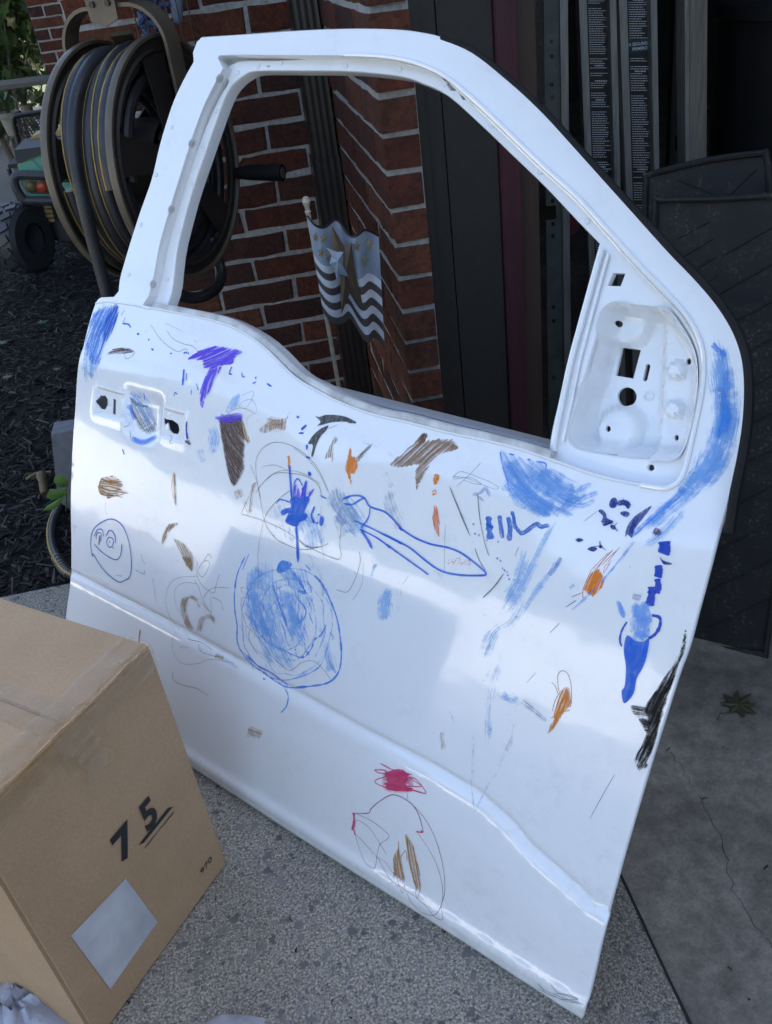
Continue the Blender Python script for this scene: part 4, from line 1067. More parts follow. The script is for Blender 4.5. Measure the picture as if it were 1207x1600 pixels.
# ------------------------------------------------------------------ hose reel
M_REEL = simple('tan_reel_enamel', (.14, .112, .076), (.085, .068, .048), .42, .1, nscale=14, bstr=.06)
M_REELD = simple('shaded_reel_enamel', (.035, .030, .026), (.025, .022, .02), .4, .1, nscale=14, bstr=.06)  # darker copy of the tan enamel; shade of the inner faces put into colour
M_HOSE, nt, b = newmat('hose_rubber'); co = coords(nt); n1 = noise(nt, 7, 4, .6, co); n2 = noise(nt, 200, 3, .6, co)
c0 = ramp(nt, n1.outputs[0], [(.35, (.011, .0115, .013)), (.7, (.034, .035, .039))])
nt.links.new(mixc(nt, ramp(nt, n2.outputs[0], [(.68, 0.0), (.76, .7)]).outputs[0], c0.outputs[0], (.16, .16, .17)), b.inputs['Base Color'])
b.inputs['Roughness'].default_value = .42
M_YEL = simple('hose_stripe', (.42, .25, .04), (.25, .15, .03), .5, nscale=60, bstr=0)
ra = np.array((.866, -.5, 0)); rb = np.array((.5, .866, 0))
RC = atY(282, 252, 2.03); RR = .238; GAP = .152
reel = empty('hose_reel', tuple(RC), 'tan metal swivel hose reel hanging from the brick wall', 'hose reel')
def rp(s, x, z): return tuple(RC + ra * s + rb * x + zup * z)
def flange(s, name, mat, rim):
    holes = []
    for k in range(5):
        a0 = R(72 * k + 11 + 20); a1 = R(72 * (k + 1) - 11 + 20); r0, r1 = .080, .200; h = []
        da = .03 / r1
        for t in np.linspace(a0 + .0, a1 - .0, 9): h.append((r1 * math.cos(t), r1 * math.sin(t)))
        for t in np.linspace(a1 + .10, a0 - .10, 7): pass
        a0i, a1i = a0 + R(10), a1 - R(10)
        for t in np.linspace(a1i, a0i, 5): h.append((r0 * math.cos(t), r0 * math.sin(t)))
        h = [tuple(p) for p in cat_rom(h, 2, True)]; holes.append(h)
    V, F = prism(circle(0, 0, RR, 64), holes, .004, lambda x, y, z: rp(s + z, x, y))
    o = mesh(name, V, F, mat, reel, world=True); fix_normals(o)
    Mx = Matrix(((rb[0], 0, ra[0], RC[0] + ra[0] * s), (rb[1], 0, ra[1], RC[1] + ra[1] * s), (0, 1, 0, RC[2]), (0, 0, 0, 1)))
    MB().lathe([(RR - .003, -.008), (RR + .003, -.008), (RR + .005, .0), (RR + .003, .008), (RR - .003, .008), (RR - .005, .003), (RR - .005, -.004), (RR - .003, -.008)], 72, Mx).build('rim', rim, o, True)
    MB().lathe([(.208, .001), (.213, .005), (.218, .001)], 60, Mx).build('ring_bead', mat, o, True)
    MB().lathe([(0, .012), (.03, .012), (.045, .006), (.075, .001)], 30, Mx).build('hub', mat, o, True)
    return o
flange(0, 'flange', M_REELD, M_REEL); flange(-GAP, 'flange', M_REELD, M_REEL)
Mx = Matrix(((rb[0], 0, ra[0], RC[0]), (rb[1], 0, ra[1], RC[1]), (0, 1, 0, RC[2]), (0, 0, 0, 1)))
MB().lathe([(.09, -GAP + .002), (.09, -.006)], 30, Mx).build('drum', M_REELD, reel, True)
MB().tube([rp(-GAP - .06, 0, 0), rp(.06, 0, 0)], .014, 14).build('axle', M_REELD, reel, True)
# U-shaped carrying frame, in the plane of the axle
S0, S1, ZT, CRr = -GAP - .045, .045, .298, .075
path = [(S0, -.03), (S0, .1)] + [(S0 + CRr - CRr * math.cos(t), ZT - CRr + CRr * math.sin(t)) for t in np.linspace(0, math.pi / 2, 9)] + [(S1 - CRr + CRr * math.sin(t), ZT - CRr + CRr * math.cos(t)) for t in np.linspace(0, math.pi / 2, 9)] + [(S1, .1), (S1, -.03)]
def frm(i):
    p = np.array(path[max(i - 1, 0)]); q = np.array(path[min(i + 1, len(path) - 1)]); t = (q - p) / np.linalg.norm(q - p); nrm = np.array((-t[1], t[0]))
    return rb, ra * nrm[0] + zup * nrm[1]
o = MB().sweep([rp(s, 0, z) for s, z in path], (.024, .0035), frm).build('frame', M_REEL, reel, True)
sm_ = (S0 + S1) / 2
# hanger plate with bolts and swivel disc
V, F = prism([(-.032, -.022), (.0, -.034), (.032, -.022), (.036, .06), (-.036, .06)], [], .004, lambda x, y, z: rp(sm_ + x, -.0285 - z - .004, ZT + y))
fix_normals(mesh('hanger_plate', V, F, M_REEL, reel, world=True))
M_BOLT = simple('dark_bolt', (.05, .05, .052), (.03, .03, .03), .35, .8, nscale=40)
for x in (-.018, .018):
    Mb = Matrix(((ra[0], 0, -rb[0], 0), (ra[1], 0, -rb[1], 0), (0, 1, 0, 0), (0, 0, 0, 1))); Mb.translation = Vector(rp(sm_ + x, -.0285, ZT + .006))
    MB().lathe([(.0095, 0), (.0095, .003), (.006, .003), (.006, .009), (0, .009)], 6, Mb).build('bolt', M_BOLT, reel)
Mz = Matrix.Translation(Vector(rp(sm_, .01, ZT + .055)))
MB().lathe([(0, 0), (.082, 0), (.086, .004), (.082, .008), (.05, .01), (.05, .05), (0, .05)], 30, Mz).build('swivel_disc', M_REEL, reel, True)
pa_ = np.array(rp(sm_, .01, ZT + .10)); MB().sweep([pa_, (pa_[0], YW - .002, pa_[2])], (.03, .005), lambda i: ((1, 0, 0), (0, 0, 1))).build('wall_arm', M_REEL, reel)
MB().sweep([np.array(rp(sm_, .01, ZT - .05)), (pa_[0] + .03, YW - .002, pa_[2] - .34)], (.02, .004), lambda i: ((1, 0, 0), (0, .5, .86))).build('wall_arm', M_REEL, reel)
# crank
ck = [rp(.012, .20, -.075), rp(.05, .20, -.075), rp(.135, .20, -.078)]
MB().tube(ck, [.012, .017, .019], 14).build('crank_handle', M_RUBBER, reel, True)
Mc = Matrix(((rb[0], 0, ra[0], 0), (rb[1], 0, ra[1], 0), (0, 1, 0, 0), (0, 0, 0, 1))); Mc.translation = Vector(rp(.1352, .20, -.078))
MB().lathe([(0, .001), (.011, .001), (.0125, 0)], 16, Mc).build('crank_cap', M_ALU, reel, True)
# the hose
hose = empty('garden_hose', tuple(RC), 'thick black rubber hose with yellow stripe wound on the reel', 'hose')
HR = .0132
def coil(r, s0, s1, turns, ph, n=44):
    out = []
    for k in range(int(turns * n) + 1):
        a = ph + 2 * math.pi * k / n; s = s0 + (s1 - s0) * k / (turns * n); w = .0055 * math.sin(a * 1.7 + r * 90) + .003 * math.sin(a * 3.1)
        out.append(rp(s, (r + w) * math.cos(a), (r + w) * math.sin(a)))
    return out
MB().tube(coil(.158, -GAP + .018, -.020, 5.5, 0), HR, 10).build('coil', M_HOSE, hose, True)
MB().tube(coil(.188, -.026, -GAP + .024, 5, .5), HR, 10).build('coil', M_HOSE, hose, True)
outer = coil(.214, -GAP + .020, -.024, 5.0, math.pi * 1.0)
MB().tube(outer, HR, 12).build('coil', M_HOSE, hose, True)
for rr, sh_, ph, tn in ((.214, .0, math.pi * 1.0, 5.0), (.188, -.0, .5, 5)):
    P = []
    for p in (coil(rr, -GAP + .020, -.024, tn, ph) if rr > .2 else coil(rr, -.026, -GAP + .024, tn, ph)):
        d = np.array(p) - RC; d = d - ra * (d @ ra); d /= np.linalg.norm(d); P.append(tuple(np.array(p) + d * (HR * .62) - ra * (HR * .68)))
    MB().tube(P, .0028, 6).build('stripe', M_YEL, hose, True)
# run hanging from the near side down to the mulch
sH = -GAP * .60
hang = [rp(sH, .06, .212), rp(sH, -.06, .216), rp(sH, -.15, .172), rp(sH, -.208, .095), rp(sH, -.232, .0), rp(sH, -.240, -.10), rp(sH, -.246, -.22), rp(sH - .005, -.252, -.36), rp(sH - .01, -.25, -.50), rp(sH, -.23, -.64), rp(sH + .02, -.19, -.76)]
e = np.array(hang[-1]); hang += [(e[0] + .03, e[1] + .05, .05), (e[0] - .04, e[1] + .09, .012), (e[0] - .2, e[1] + .04, .012)]
hang = [tuple(p) for p in cat_rom(hang, 6)]
MB().tube(hang, HR, 12).build('hanging_run', M_HOSE, hose, True)
loop_ = [rp(-.03, .10, -.20), rp(.0, .06, -.27), rp(.01, -.02, -.285), rp(-.02, -.08, -.27), rp(-.05, -.14, -.18)]
MB().tube([tuple(p) for p in cat_rom(loop_, 6)], HR, 10).build('slack_loop', M_HOSE, hose, True)
# end of a second hose coming out from behind the door
hp = [(150, 740), (125, 757), (108, 775), (93, 794), (81, 824), (83, 857), (98, 886), (114, 899), (140, 908)]
P = [tuple(gnd(x, y, .016)) for x, y in hp]; P = [tuple(p) for p in cat_rom(P, 6)]
h2 = empty('garden_hose', P[30], 'curved black hose end with gold stripe on the mulch beside the door', 'hose')
MB().tube(P, .0125, 12).build('tube', M_HOSE, h2, True)
MB().tube([(p[0] - .006, p[1] - .004, p[2] + .0105) for p in P], .003, 6).build('stripe', M_YEL, h2, True)
for k in range(8):
    i = 33 + k; c = Vector(P[i]); t = (Vector(P[i + 1]) - Vector(P[i - 1])).normalized(); x = t.cross(Vector((0, 0, 1))).normalized(); y = t.cross(x)
    MB().tube([c + x * (.0135 * math.cos(a)) + y * (.0135 * math.sin(a)) for a in np.linspace(0, 2 * math.pi, 13)[:-1]], .0014, 5, True).build('wire_wrap', M_ALU, h2, True)

# ------------------------------------------------------------------ wire basket with blue wash mitt
M_WIRE = simple('black_wire', (.012, .012, .012), (.02, .02, .02), .4, nscale=40, bstr=0)
YB0, YB1 = 2.33, 2.455
bl, br_ = atY(214, 40, YB0)[0], atY(300, 40, YB0)[0]; zb = atY(258, 80, YB0)[2]; ztp = zb + .26
bsk = empty('wire_basket', ((bl + br_) / 2, YB0, zb), 'black wire basket fixed high on the brick wall above the reel', 'basket')
for z in np.linspace(zb, ztp, 6):
    MB().tube([(bl, YB1, z), (bl, YB0, z), (br_, YB0, z), (br_, YB1, z)], .0015, 6).build('wire', M_WIRE, bsk)
for x in np.linspace(bl, br_, 6): MB().tube([(x, YB0, ztp), (x, YB0, zb), (x, YB1, zb)], .0015, 6).build('wire', M_WIRE, bsk)
M_MITT = simple('blue_chenille', (.045, .07, .16), (.09, .12, .22), .9, nscale=60, bstr=.5)
M_TOWEL = simple('pale_blue_towel', (.22, .27, .34), (.15, .19, .26), .95, nscale=150, bstr=.8, bdist=.003)
mt = empty('wash_mitt', ((bl + br_) / 2, YB0 + .05, zb), 'blue chenille wash mitt with pale cuff inside the wire basket', 'wash mitt')
mbn = MB(); r = random.Random(12)
for k in range(150):
    x = r.uniform(bl + .012, br_ - .045); z = zb + .012 + r.random() * .22; y = YB0 + .012 + r.random() * .03
    d = Vector((r.uniform(-1, 1), r.uniform(-.3, .3), r.uniform(-1.2, .4))).normalized() * .013; c = Vector((x, y, z))
    mbn.tube([c - d, c - d * .5 + Vector((0, -.004, 0)), c + d * .5 + Vector((0, -.004, 0)), c + d], [.003, .0062, .0062, .003], 6)
o = mbn.build('chenille_strands', M_MITT, mt, True); tag(o, kind='stuff')
MB().tube([(br_ - .03, YB0 + .03, zb + .05), (br_ - .022, YB0 + .022, zb + .10), (br_ - .026, YB0 + .03, zb + .16), (br_ - .03, YB0 + .03, zb + .23)], [.010, .017, .016, .012], 12).build('cuff', M_TOWEL, mt, True)

# ------------------------------------------------------------------ left background
YT = 4.55
M_TGREEN = simple('mint_plastic', (.16, .42, .31), (.13, .36, .26), .4, nscale=6, bstr=0)
M_TDARK = simple('charcoal_plastic', (.03, .031, .034), (.042, .043, .046), .5, nscale=12, bstr=.05)
M_TYEL = simple('tan_yellow_plastic', (.46, .29, .10), (.40, .25, .09), .5, nscale=6, bstr=0)
M_TORANGE = simple('orange_lens', (.50, .08, .03), (.42, .06, .025), .3, nscale=6, bstr=0)
M_TGOLD = simple('dull_gold_lens', (.20, .15, .06), (.14, .1, .04), .35, nscale=6, bstr=0)
toy = empty('toy_truck', tuple(atY(70, 420, YT) * np.array((1, 1, 0))), 'mint green and black ride-on toy truck parked on the mulch', 'toy truck')
Tz = lambda pts: T(0, 120, 5.0, pts)
plateY('hood', Tz([(138, 690), (225, 640), (330, 600), (480, 545), (700, 560), (700, 760), (160, 765)]), YT + .05, .35, M_TGREEN, toy)
plateY('hood_panel', Tz([(150, 684), (232, 648), (250, 648), (345, 745), (340, 756), (170, 756)]), YT + .044, .02, M_TGREEN, toy)
plateY('dashboard', Tz([(112, 572), (210, 562), (330, 545), (700, 510), (700, 570), (480, 548), (330, 602), (225, 642), (140, 682), (122, 630)]), YT + .03, .30, M_TDARK, toy)
gr_ = plateY('grille', Tz([(155, 806), (700, 806), (700, 955), (470, 955), (225, 950)]), YT + .01, .12, M_TGREEN, toy)
plateY('grille_inset', Tz([(195, 816), (390, 822), (402, 918), (245, 912)]), YT + .004, .02, M_TDARK, gr_)
for (x, y, m_) in ((240, 856, M_TGOLD), (330, 860, M_TORANGE)):
    c = atY(*Tz([(x, y)])[0], YT); Ml = Matrix.Translation(Vector(c)) @ Matrix.Rotation(R(90), 4, 'X')
    h = MB().lathe([(.027, -.01), (.027, .004), (.022, .010), (.012, .014), (0, .015)], 20, Ml).build('headlight', m_, toy, True)
for P_ in ([(700, 790), (480, 786), (400, 776), (180, 768), (128, 778), (112, 806), (132, 880), (180, 950), (215, 968), (300, 968), (480, 972), (700, 975)],):
    MB().tube([atY(x, y, YT - .03) for x, y in cat_rom(Tz(P_), 5)], .021, 10).build('bumper_bar', M_TDARK, toy, True)
se = plateY('seat', Tz([(216, 560), (220, 510), (245, 470), (300, 446), (455, 418), (600, 400), (600, 560), (240, 590)]), YT + .30, .15, M_TYEL, toy)
plateY('seat_inset', Tz([(262, 560), (268, 505), (310, 478), (590, 440), (590, 550), (275, 575)]), YT + .297, .02, M_TYEL, se)
plateY('chassis', Tz([(170, 985), (450, 990), (900, 1090), (900, 1330), (560, 1280), (320, 1270)]), YT + .12, .3, M_TDARK, toy)
for k in range(4):
    y = 1004 + k * 36; plateY('spring_coil', Tz([(342 + k * 6, y), (400 + k * 8, y - 4), (408 + k * 7, y + 20), (350 + k * 5, y + 26)]), YT + .08, .02, M_TYEL, toy)
def toy_wheel(px, py, Y, r, wd, az):
    c = atY(px, py, Y); c[2] = max(c[2], r - .01); ax = Vector((math.cos(az), math.sin(az), 0)); Mw = Matrix.Translation(Vector(c)) @ ax.to_track_quat('Z', 'Y').to_matrix().to_4x4()
    w_ = MB().lathe([(r * .45, -wd / 2), (r * .85, -wd / 2), (r * .97, -wd * .38), (r, -wd * .2), (r, wd * .2), (r * .97, wd * .38), (r * .85, wd / 2), (r * .45, wd / 2)], 32, Mw).build('wheel', M_TDARK, toy, True)
    MB().lathe([(0, wd * .3), (r * .3, wd * .32), (r * .46, wd * .4), (r * .46, -wd * .4), (r * .3, -wd * .32), (0, -wd * .3)], 20, Mw).build('rim', M_TDARK, w_, True)
    for k in range(18):
        a = 2 * math.pi * k / 18
        for sgn in (-1, 1):
            Mk = Mw @ Matrix.Rotation(a + sgn * .09, 4, 'Z') @ Matrix.Translation((r, 0, sgn * wd * .2)) @ Matrix.Rotation(sgn * .5, 4, 'X')
            MB().box((-.006, -.016, -wd * .17), (.007, .016, wd * .17), Mk).build('tread', M_TDARK, w_)
toy_wheel(36, 374, YT - .02, .165, .15, R(-28)); toy_wheel(150, 385, YT + .35, .165, .15, R(-28))
# garden chair with honeycomb back
YC = 5.6; M_IRON = simple('black_iron', (.02, .02, .02), (.03, .03, .03), .5, .3, nscale=30)
ch = empty('garden_chair', tuple(atY(60, 260, YC) * np.array((1, 1, 0))), 'black metal garden chair with honeycomb back behind the toy truck', 'chair')
outl = Tz([(105, 345), (118, 312), (150, 302), (340, 270), (520, 255), (520, 575), (160, 575), (125, 440)])
holes = []
for j in range(12):
    for i in range(18):
        cx, cy = 138 + i * 27 + (13 if j % 2 else 0), 335 + j * 22 - i * 3.5
        h = Tz([(cx + 10.5 * math.cos(R(60 * k + 30)), cy + 10.5 * math.sin(R(60 * k + 30))) for k in range(6)])
        if all(inside(outl, p) for p in [(q[0] + dx, q[1] + dy) for q in h for dx, dy in ((2, 0), (-2, 0), (0, 2), (0, -2))]): holes.append(h)
plateY('backrest', outl, YC, .008, M_IRON, ch, holes)
MB().tube([atY(x, y, YC - .006) for x, y in cat_rom(Tz([(160, 575), (125, 440), (105, 345), (118, 312), (150, 302), (340, 270), (520, 255), (530, 400)]), 5)], .012, 8).build('back_rail', M_IRON, ch, True)
q = atY(*Tz([(160, 575)])[0], YC); MB().tube([q, (q[0], q[1], -.02)], .012, 8).build('leg', M_IRON, ch, True); MB().box((q[0], YC - .42, .0 + max(.05, q[2] - .02)), (q[0] + .5, YC, max(.07, q[2]))).build('seat', M_IRON, ch)
q2 = (q[0], YC - .42, q[2] - .02); MB().tube([q2, (q2[0], q2[1], -.02)], .012, 8).build('leg', M_IRON, ch, True)
# flower pots
M_POT = simple('pale_clay', (.30, .26, .20), (.22, .19, .15), .8, nscale=18)
M_BLADE = simple('strap_leaf', (.07, .11, .05), (.045, .075, .03), .5, nscale=12)
def pot(px, Y, ytop, ybot, half, label, nl, seed):
    c = atY(px, ytop, Y); cb_ = atY(px, ybot, Y); R0 = half / FPX * np.linalg.norm(c - CPOS)
    p = empty('flower_pot', (c[0], Y, cb_[2]), label, 'flower pot', 'clay flower pots'); hgt = c[2] - cb_[2]
    MB().lathe([(0, 0), (R0 * .66, 0), (R0 * .92, hgt * .8), (R0 * 1.03, hgt * .8), (R0 * 1.03, hgt), (R0 * .92, hgt), (R0 * .88, hgt * .9), (0, hgt * .9)], 28, Matrix.Translation((c[0], Y, cb_[2]))).build('pot', M_POT, p, True)
    r = random.Random(seed)
    for k in range(nl):
        a = r.uniform(0, 6.28); L_ = r.uniform(.2, .42); o_ = Vector((c[0], Y, c[2] - .02)); d = Vector((math.cos(a), math.sin(a), 0)); V = []; F = []
        for i in range(7):
            t = i / 6; q = o_ + d * (L_ * .75 * t ** 1.5) + Vector((0, 0, L_ * (1.25 * t - 1.0 * t * t))); s = Vector((-d.y, d.x, 0)) * (.011 * (1 - t) + .0015); V += [q + s, q - s]
        for i in range(6): F.append((2 * i, 2 * i + 1, 2 * i + 3, 2 * i + 2))
        mesh('leaf', V, F, M_BLADE, p, True, True)
pot(13, 6.3, 175, 212, 14, 'pale clay flower pot with strap leaves at the left edge behind the chair', 12, 3)
pot(40, 6.8, 163, 185, 9, 'smaller clay flower pot half hidden behind the other one', 8, 4)
bn = plateY('bench_plank', Tz([(-200, 95), (370, 25), (372, 58), (-200, 135)]), 6.5, .35, M_GREYWOOD); tag(bn, 'weathered grey wooden bench plank under the leafy shrub', 'bench')
q = atY(70, 140, 6.6); 
M_LEAFG, nt, b = newmat('shrub_leaf'); ge = nt.nodes.new('ShaderNodeNewGeometry')
nt.links.new(ramp(nt, ge.outputs['Random Per Island'], [(0, (.028, .055, .016)), (.6, (.055, .10, .026)), (1, (.10, .15, .04))]).outputs[0], b.inputs['Base Color'])
b.inputs['Roughness'].default_value = .45; b.inputs['Transmission Weight'].default_value = 0
def shrub(c, rad, n, size, label, seed, trunk=True):
    r = np.random.default_rng(seed); t = empty('shrub', (c[0], c[1], 0), label, 'shrub')
    V = []; F = []; sh = [(0, -1), (.35, -.55), (.85, -.6), (.6, -.1), (1.0, .25), (.5, .35), (.35, .6), (0, 1.15), (-.35, .6), (-.5, .35), (-1, .25), (-.6, -.1), (-.85, -.6), (-.35, -.55)]
    k = 0
    while k < n:
        p = r.normal(0, .5, 3); d = np.linalg.norm(p)
        if d > 1: continue
        q = np.array(c) + p * np.array(rad); 
        if q[2] < .05: continue
        a = Matrix.Rotation(r.uniform(0, 6.28), 3, 'Z') @ Matrix.Rotation(R(50) + r.normal(0, .5), 3, 'X') @ Matrix.Rotation(r.uniform(-1, 1), 3, 'Y'); s = size * r.uniform(.55, 1.1)
        b_ = len(V); V.append(tuple(q)); V += [tuple(np.array(a @ Vector((x * s * .5, y * s * .5, .06 * s * abs(x)))) + q) for x, y in sh]; m = len(sh)
        F += [(b_, b_ + 1 + i, b_ + 1 + (i + 1) % m) for i in range(m)]; k += 1
    o = mesh('foliage', V, F, M_LEAFG, t, False, True); tag(o, kind='stuff')
    for i in range(6):
        a = r.uniform(0, 6.28); e = np.array(c) + np.array((math.cos(a), math.sin(a), .2)) * np.array(rad) * .6
        MB().tube([(c[0] + .05 * math.cos(a), c[1] + .05 * math.sin(a), -.05), ((c[0] + e[0]) / 2, (c[1] + e[1]) / 2, c[2] * .6), tuple(e)], [.02, .014, .006], 6).build('branch', M_GREYWOOD, t, True)
sc_ = atY(5, 55, 7.6); shrub((sc_[0] - .15, 7.6, 1.05), (.55, .45, .75), 900, .15, 'green maple-leaved shrub in the upper left corner', 5)
sc_ = atY(-20, 150, 9.0); shrub((sc_[0] - .1, 9.3, .7), (1.1, .5, .9), 700, .13, 'dense dark green shrub filling the gap behind the pots', 6)
# things lying on the mulch
M_STONE = simple('grey_concrete_block', (.20, .20, .21), (.13, .13, .14), .9, nscale=40, bstr=.5)
sb_ = plateY('stone_block', [(80, 678), (112, 673), (150, 672), (150, 800), (114, 800), (91, 782)], 2.2, .07, M_STONE); tag(sb_, 'grey concrete splash block standing on the mulch beside the door edge', 'concrete block')
wd_ = empty('weed', tuple(gnd(100, 800)), 'small green broad-leaved weed growing by the concrete block', 'weed')
M_WEED = simple('fresh_leaf', (.10, .20, .035), (.06, .13, .025), .5, nscale=20)
for i, pts in enumerate(([(108, 752), (98, 742), (86, 744), (84, 754), (94, 762), (106, 760)], [(109, 768), (95, 764), (78, 764), (72, 777), (82, 782), (98, 777)], [(100, 776), (88, 782), (74, 790), (67, 798), (82, 797), (96, 787)])):
    P = pixpoly(pts, 2.10 - .02 * i); c = np.mean(P, axis=0) + np.array((0, -.006, .004)); V = [tuple(c)] + P
    mesh('leaf', V, [(0, 1 + k, 1 + (k + 1) % 6) for k in range(6)], M_WEED, wd_, True, True)
MB().tube([atY(104, 764, 2.11), gnd(104, 802)], .002, 5).build('stem', M_WEED, wd_, True)
M_BRASS = simple('old_brass', (.13, .09, .045), (.08, .055, .03), .5, .4, nscale=40)
p0 = Vector(gnd(66, 742, .03)); p1 = Vector(gnd(70, 772, .012)); nz = empty('hose_nozzle', tuple(p0), 'old brown brass nozzle lying on the mulch', 'nozzle')
MB().tube([p0, p0.lerp(p1, .15), p0.lerp(p1, .3), p0.lerp(p1, .8), p1], [.016, .018, .012, .013, .009], 12).build('barrel', M_BRASS, nz, True)
MB().tube([p0 + Vector((-.05, .01, -.01)), p0 + Vector((-.02, .005, .006)), p0 + Vector((.03, -.002, .004))], .005, 8).build('lever', M_BRASS, nz, True)
for i, (px, py, s, rz, col) in enumerate(((68, 504, .05, .5, (.02, .06, .03)), (5, 536, .045, 1.9, (.09, .14, .05)), (90, 577, .03, 2.5, (.10, .10, .03)), (12, 590, .04, .2, (.14, .09, .05)))):
    m_ = simple('loose_leaf', col, None, .6, nscale=30); q = gnd(px, py, .012); leaf_mesh(tuple(q), s, rz, m_, 'fallen_leaf', ['dark green fallen leaf on the mulch below the toy wheel', 'bright green leaf at the left edge of the mulch', 'small yellow green leaf on the mulch left of the door', 'tan dry leaf on the mulch at the left edge'][i])
# ------------------------------------------------------------------ marker drawings and smears on the door
def skin_np(P, off):
    P = np.atleast_2d(np.asarray(P, float)); d = np.stack([P[:, 0] - 603.5, P[:, 1] - 800.0, np.full(len(P), FPX)], 1) @ M3.T
    w = np.zeros(len(P))
    for _ in range(3):
        t = ((D0 - CPOS) @ DN + w) / (d @ DN); q = CPOS + d * t[:, None] - D0; uv = np.stack([q @ DE, q @ DU], 1); w = skin_w(uv)
    return np.column_stack([uv, w + off])
INK = {}
def ink(name, rgb, alpha=.92, streak=.35, sx=3.0, sy=260.0, rough=.32):
    key = (name, alpha, streak)
    if key in INK: return INK[key]
    m, nt, b = newmat('ink_' + name); L = nt.links
    b.inputs['Base Color'].default_value = tuple(rgb) + (1,); b.inputs['Roughness'].default_value = .45; b.inputs['Specular IOR Level'].default_value = .12
    co = coords(nt, 'UV', (sx, sy, 1)); n1 = noise(nt, 1.0, 4, .6, co, .2)
    n2 = noise(nt, 160, 3, .6, coords(nt, 'Object'))
    at = nt.nodes.new('ShaderNodeAttribute'); at.attribute_name = 'opacity'
    s = ramp(nt, n1.outputs[0], [(.32, 1 - streak), (.62, 1.0)])
    s2 = ramp(nt, n2.outputs[0], [(.25, 1 - streak * .8), (.5, 1.0)])
    a = nt.nodes.new('ShaderNodeMath'); a.operation = 'MULTIPLY'; L.new(s.outputs[0], a.inputs[0]); L.new(at.outputs['Fac'], a.inputs[1])
    a2 = nt.nodes.new('ShaderNodeMath'); a2.operation = 'MULTIPLY'; L.new(a.outputs[0], a2.inputs[0]); L.new(s2.outputs[0], a2.inputs[1])
    a3 = nt.nodes.new('ShaderNodeMath'); a3.operation = 'MULTIPLY'; L.new(a2.outputs[0], a3.inputs[0]); a3.inputs[1].default_value = alpha
    L.new(a3.outputs[0], b.inputs['Alpha'])
    hv = mixc(nt, n1.outputs[0], tuple(min(1, c * 1.25 + .01) for c in rgb), tuple(c * .75 for c in rgb)); L.new(hv, b.inputs['Base Color'])
    INK[key] = m; return m
def wipe(name, rgb, alpha=.8, sx=1.4, sy=300.0, lo=.40, hi=.56):
    m, nt, b = newmat('wipe_' + name); L = nt.links; b.inputs['Roughness'].default_value = .4; b.inputs['Specular IOR Level'].default_value = .2
    co = coords(nt, 'UV', (sx, sy, 1)); n1 = noise(nt, 1.0, 5, .62, co, .35); n2 = noise(nt, 55, 4, .6, coords(nt, 'Object'), .5)
    at = nt.nodes.new('ShaderNodeAttribute'); at.attribute_name = 'opacity'
    mx = nt.nodes.new('ShaderNodeMath'); mx.operation = 'MULTIPLY_ADD'; L.new(n2.outputs[0], mx.inputs[0]); mx.inputs[1].default_value = .55; 
    ad = nt.nodes.new('ShaderNodeMath'); ad.operation = 'MULTIPLY_ADD'; L.new(n1.outputs[0], ad.inputs[0]); ad.inputs[1].default_value = .75; ad.inputs[2].default_value = -.10; L.new(ad.outputs[0], mx.inputs[2])
    op = nt.nodes.new('ShaderNodeMath'); op.operation = 'MULTIPLY_ADD'; L.new(at.outputs['Fac'], op.inputs[0]); op.inputs[1].default_value = .44; op.inputs[2].default_value = -.365
    v = nt.nodes.new('ShaderNodeMath'); v.operation = 'ADD'; L.new(mx.outputs[0], v.inputs[0]); L.new(op.outputs[0], v.inputs[1])
    a = ramp(nt, v.outputs[0], [(lo, 0.0), (hi, .55), (hi + .14, 1.0)])
    f = ramp(nt, at.outputs['Fac'], [(0.0, 0.0), (.25, 1.0)])
    a2 = nt.nodes.new('ShaderNodeMath'); a2.operation = 'MULTIPLY'; L.new(a.outputs[0], a2.inputs[0]); L.new(f.outputs[0], a2.inputs[1])
    a3 = nt.nodes.new('ShaderNodeMath'); a3.operation = 'MULTIPLY'; L.new(a2.outputs[0], a3.inputs[0]); a3.inputs[1].default_value = alpha; L.new(a3.outputs[0], b.inputs['Alpha'])
    hv = mixc(nt, n1.outputs[0], tuple(min(1, c * 1.25 + .02) for c in rgb), tuple(c * .7 for c in rgb)); L.new(hv, b.inputs['Base Color']); return m
LAYER = [0]
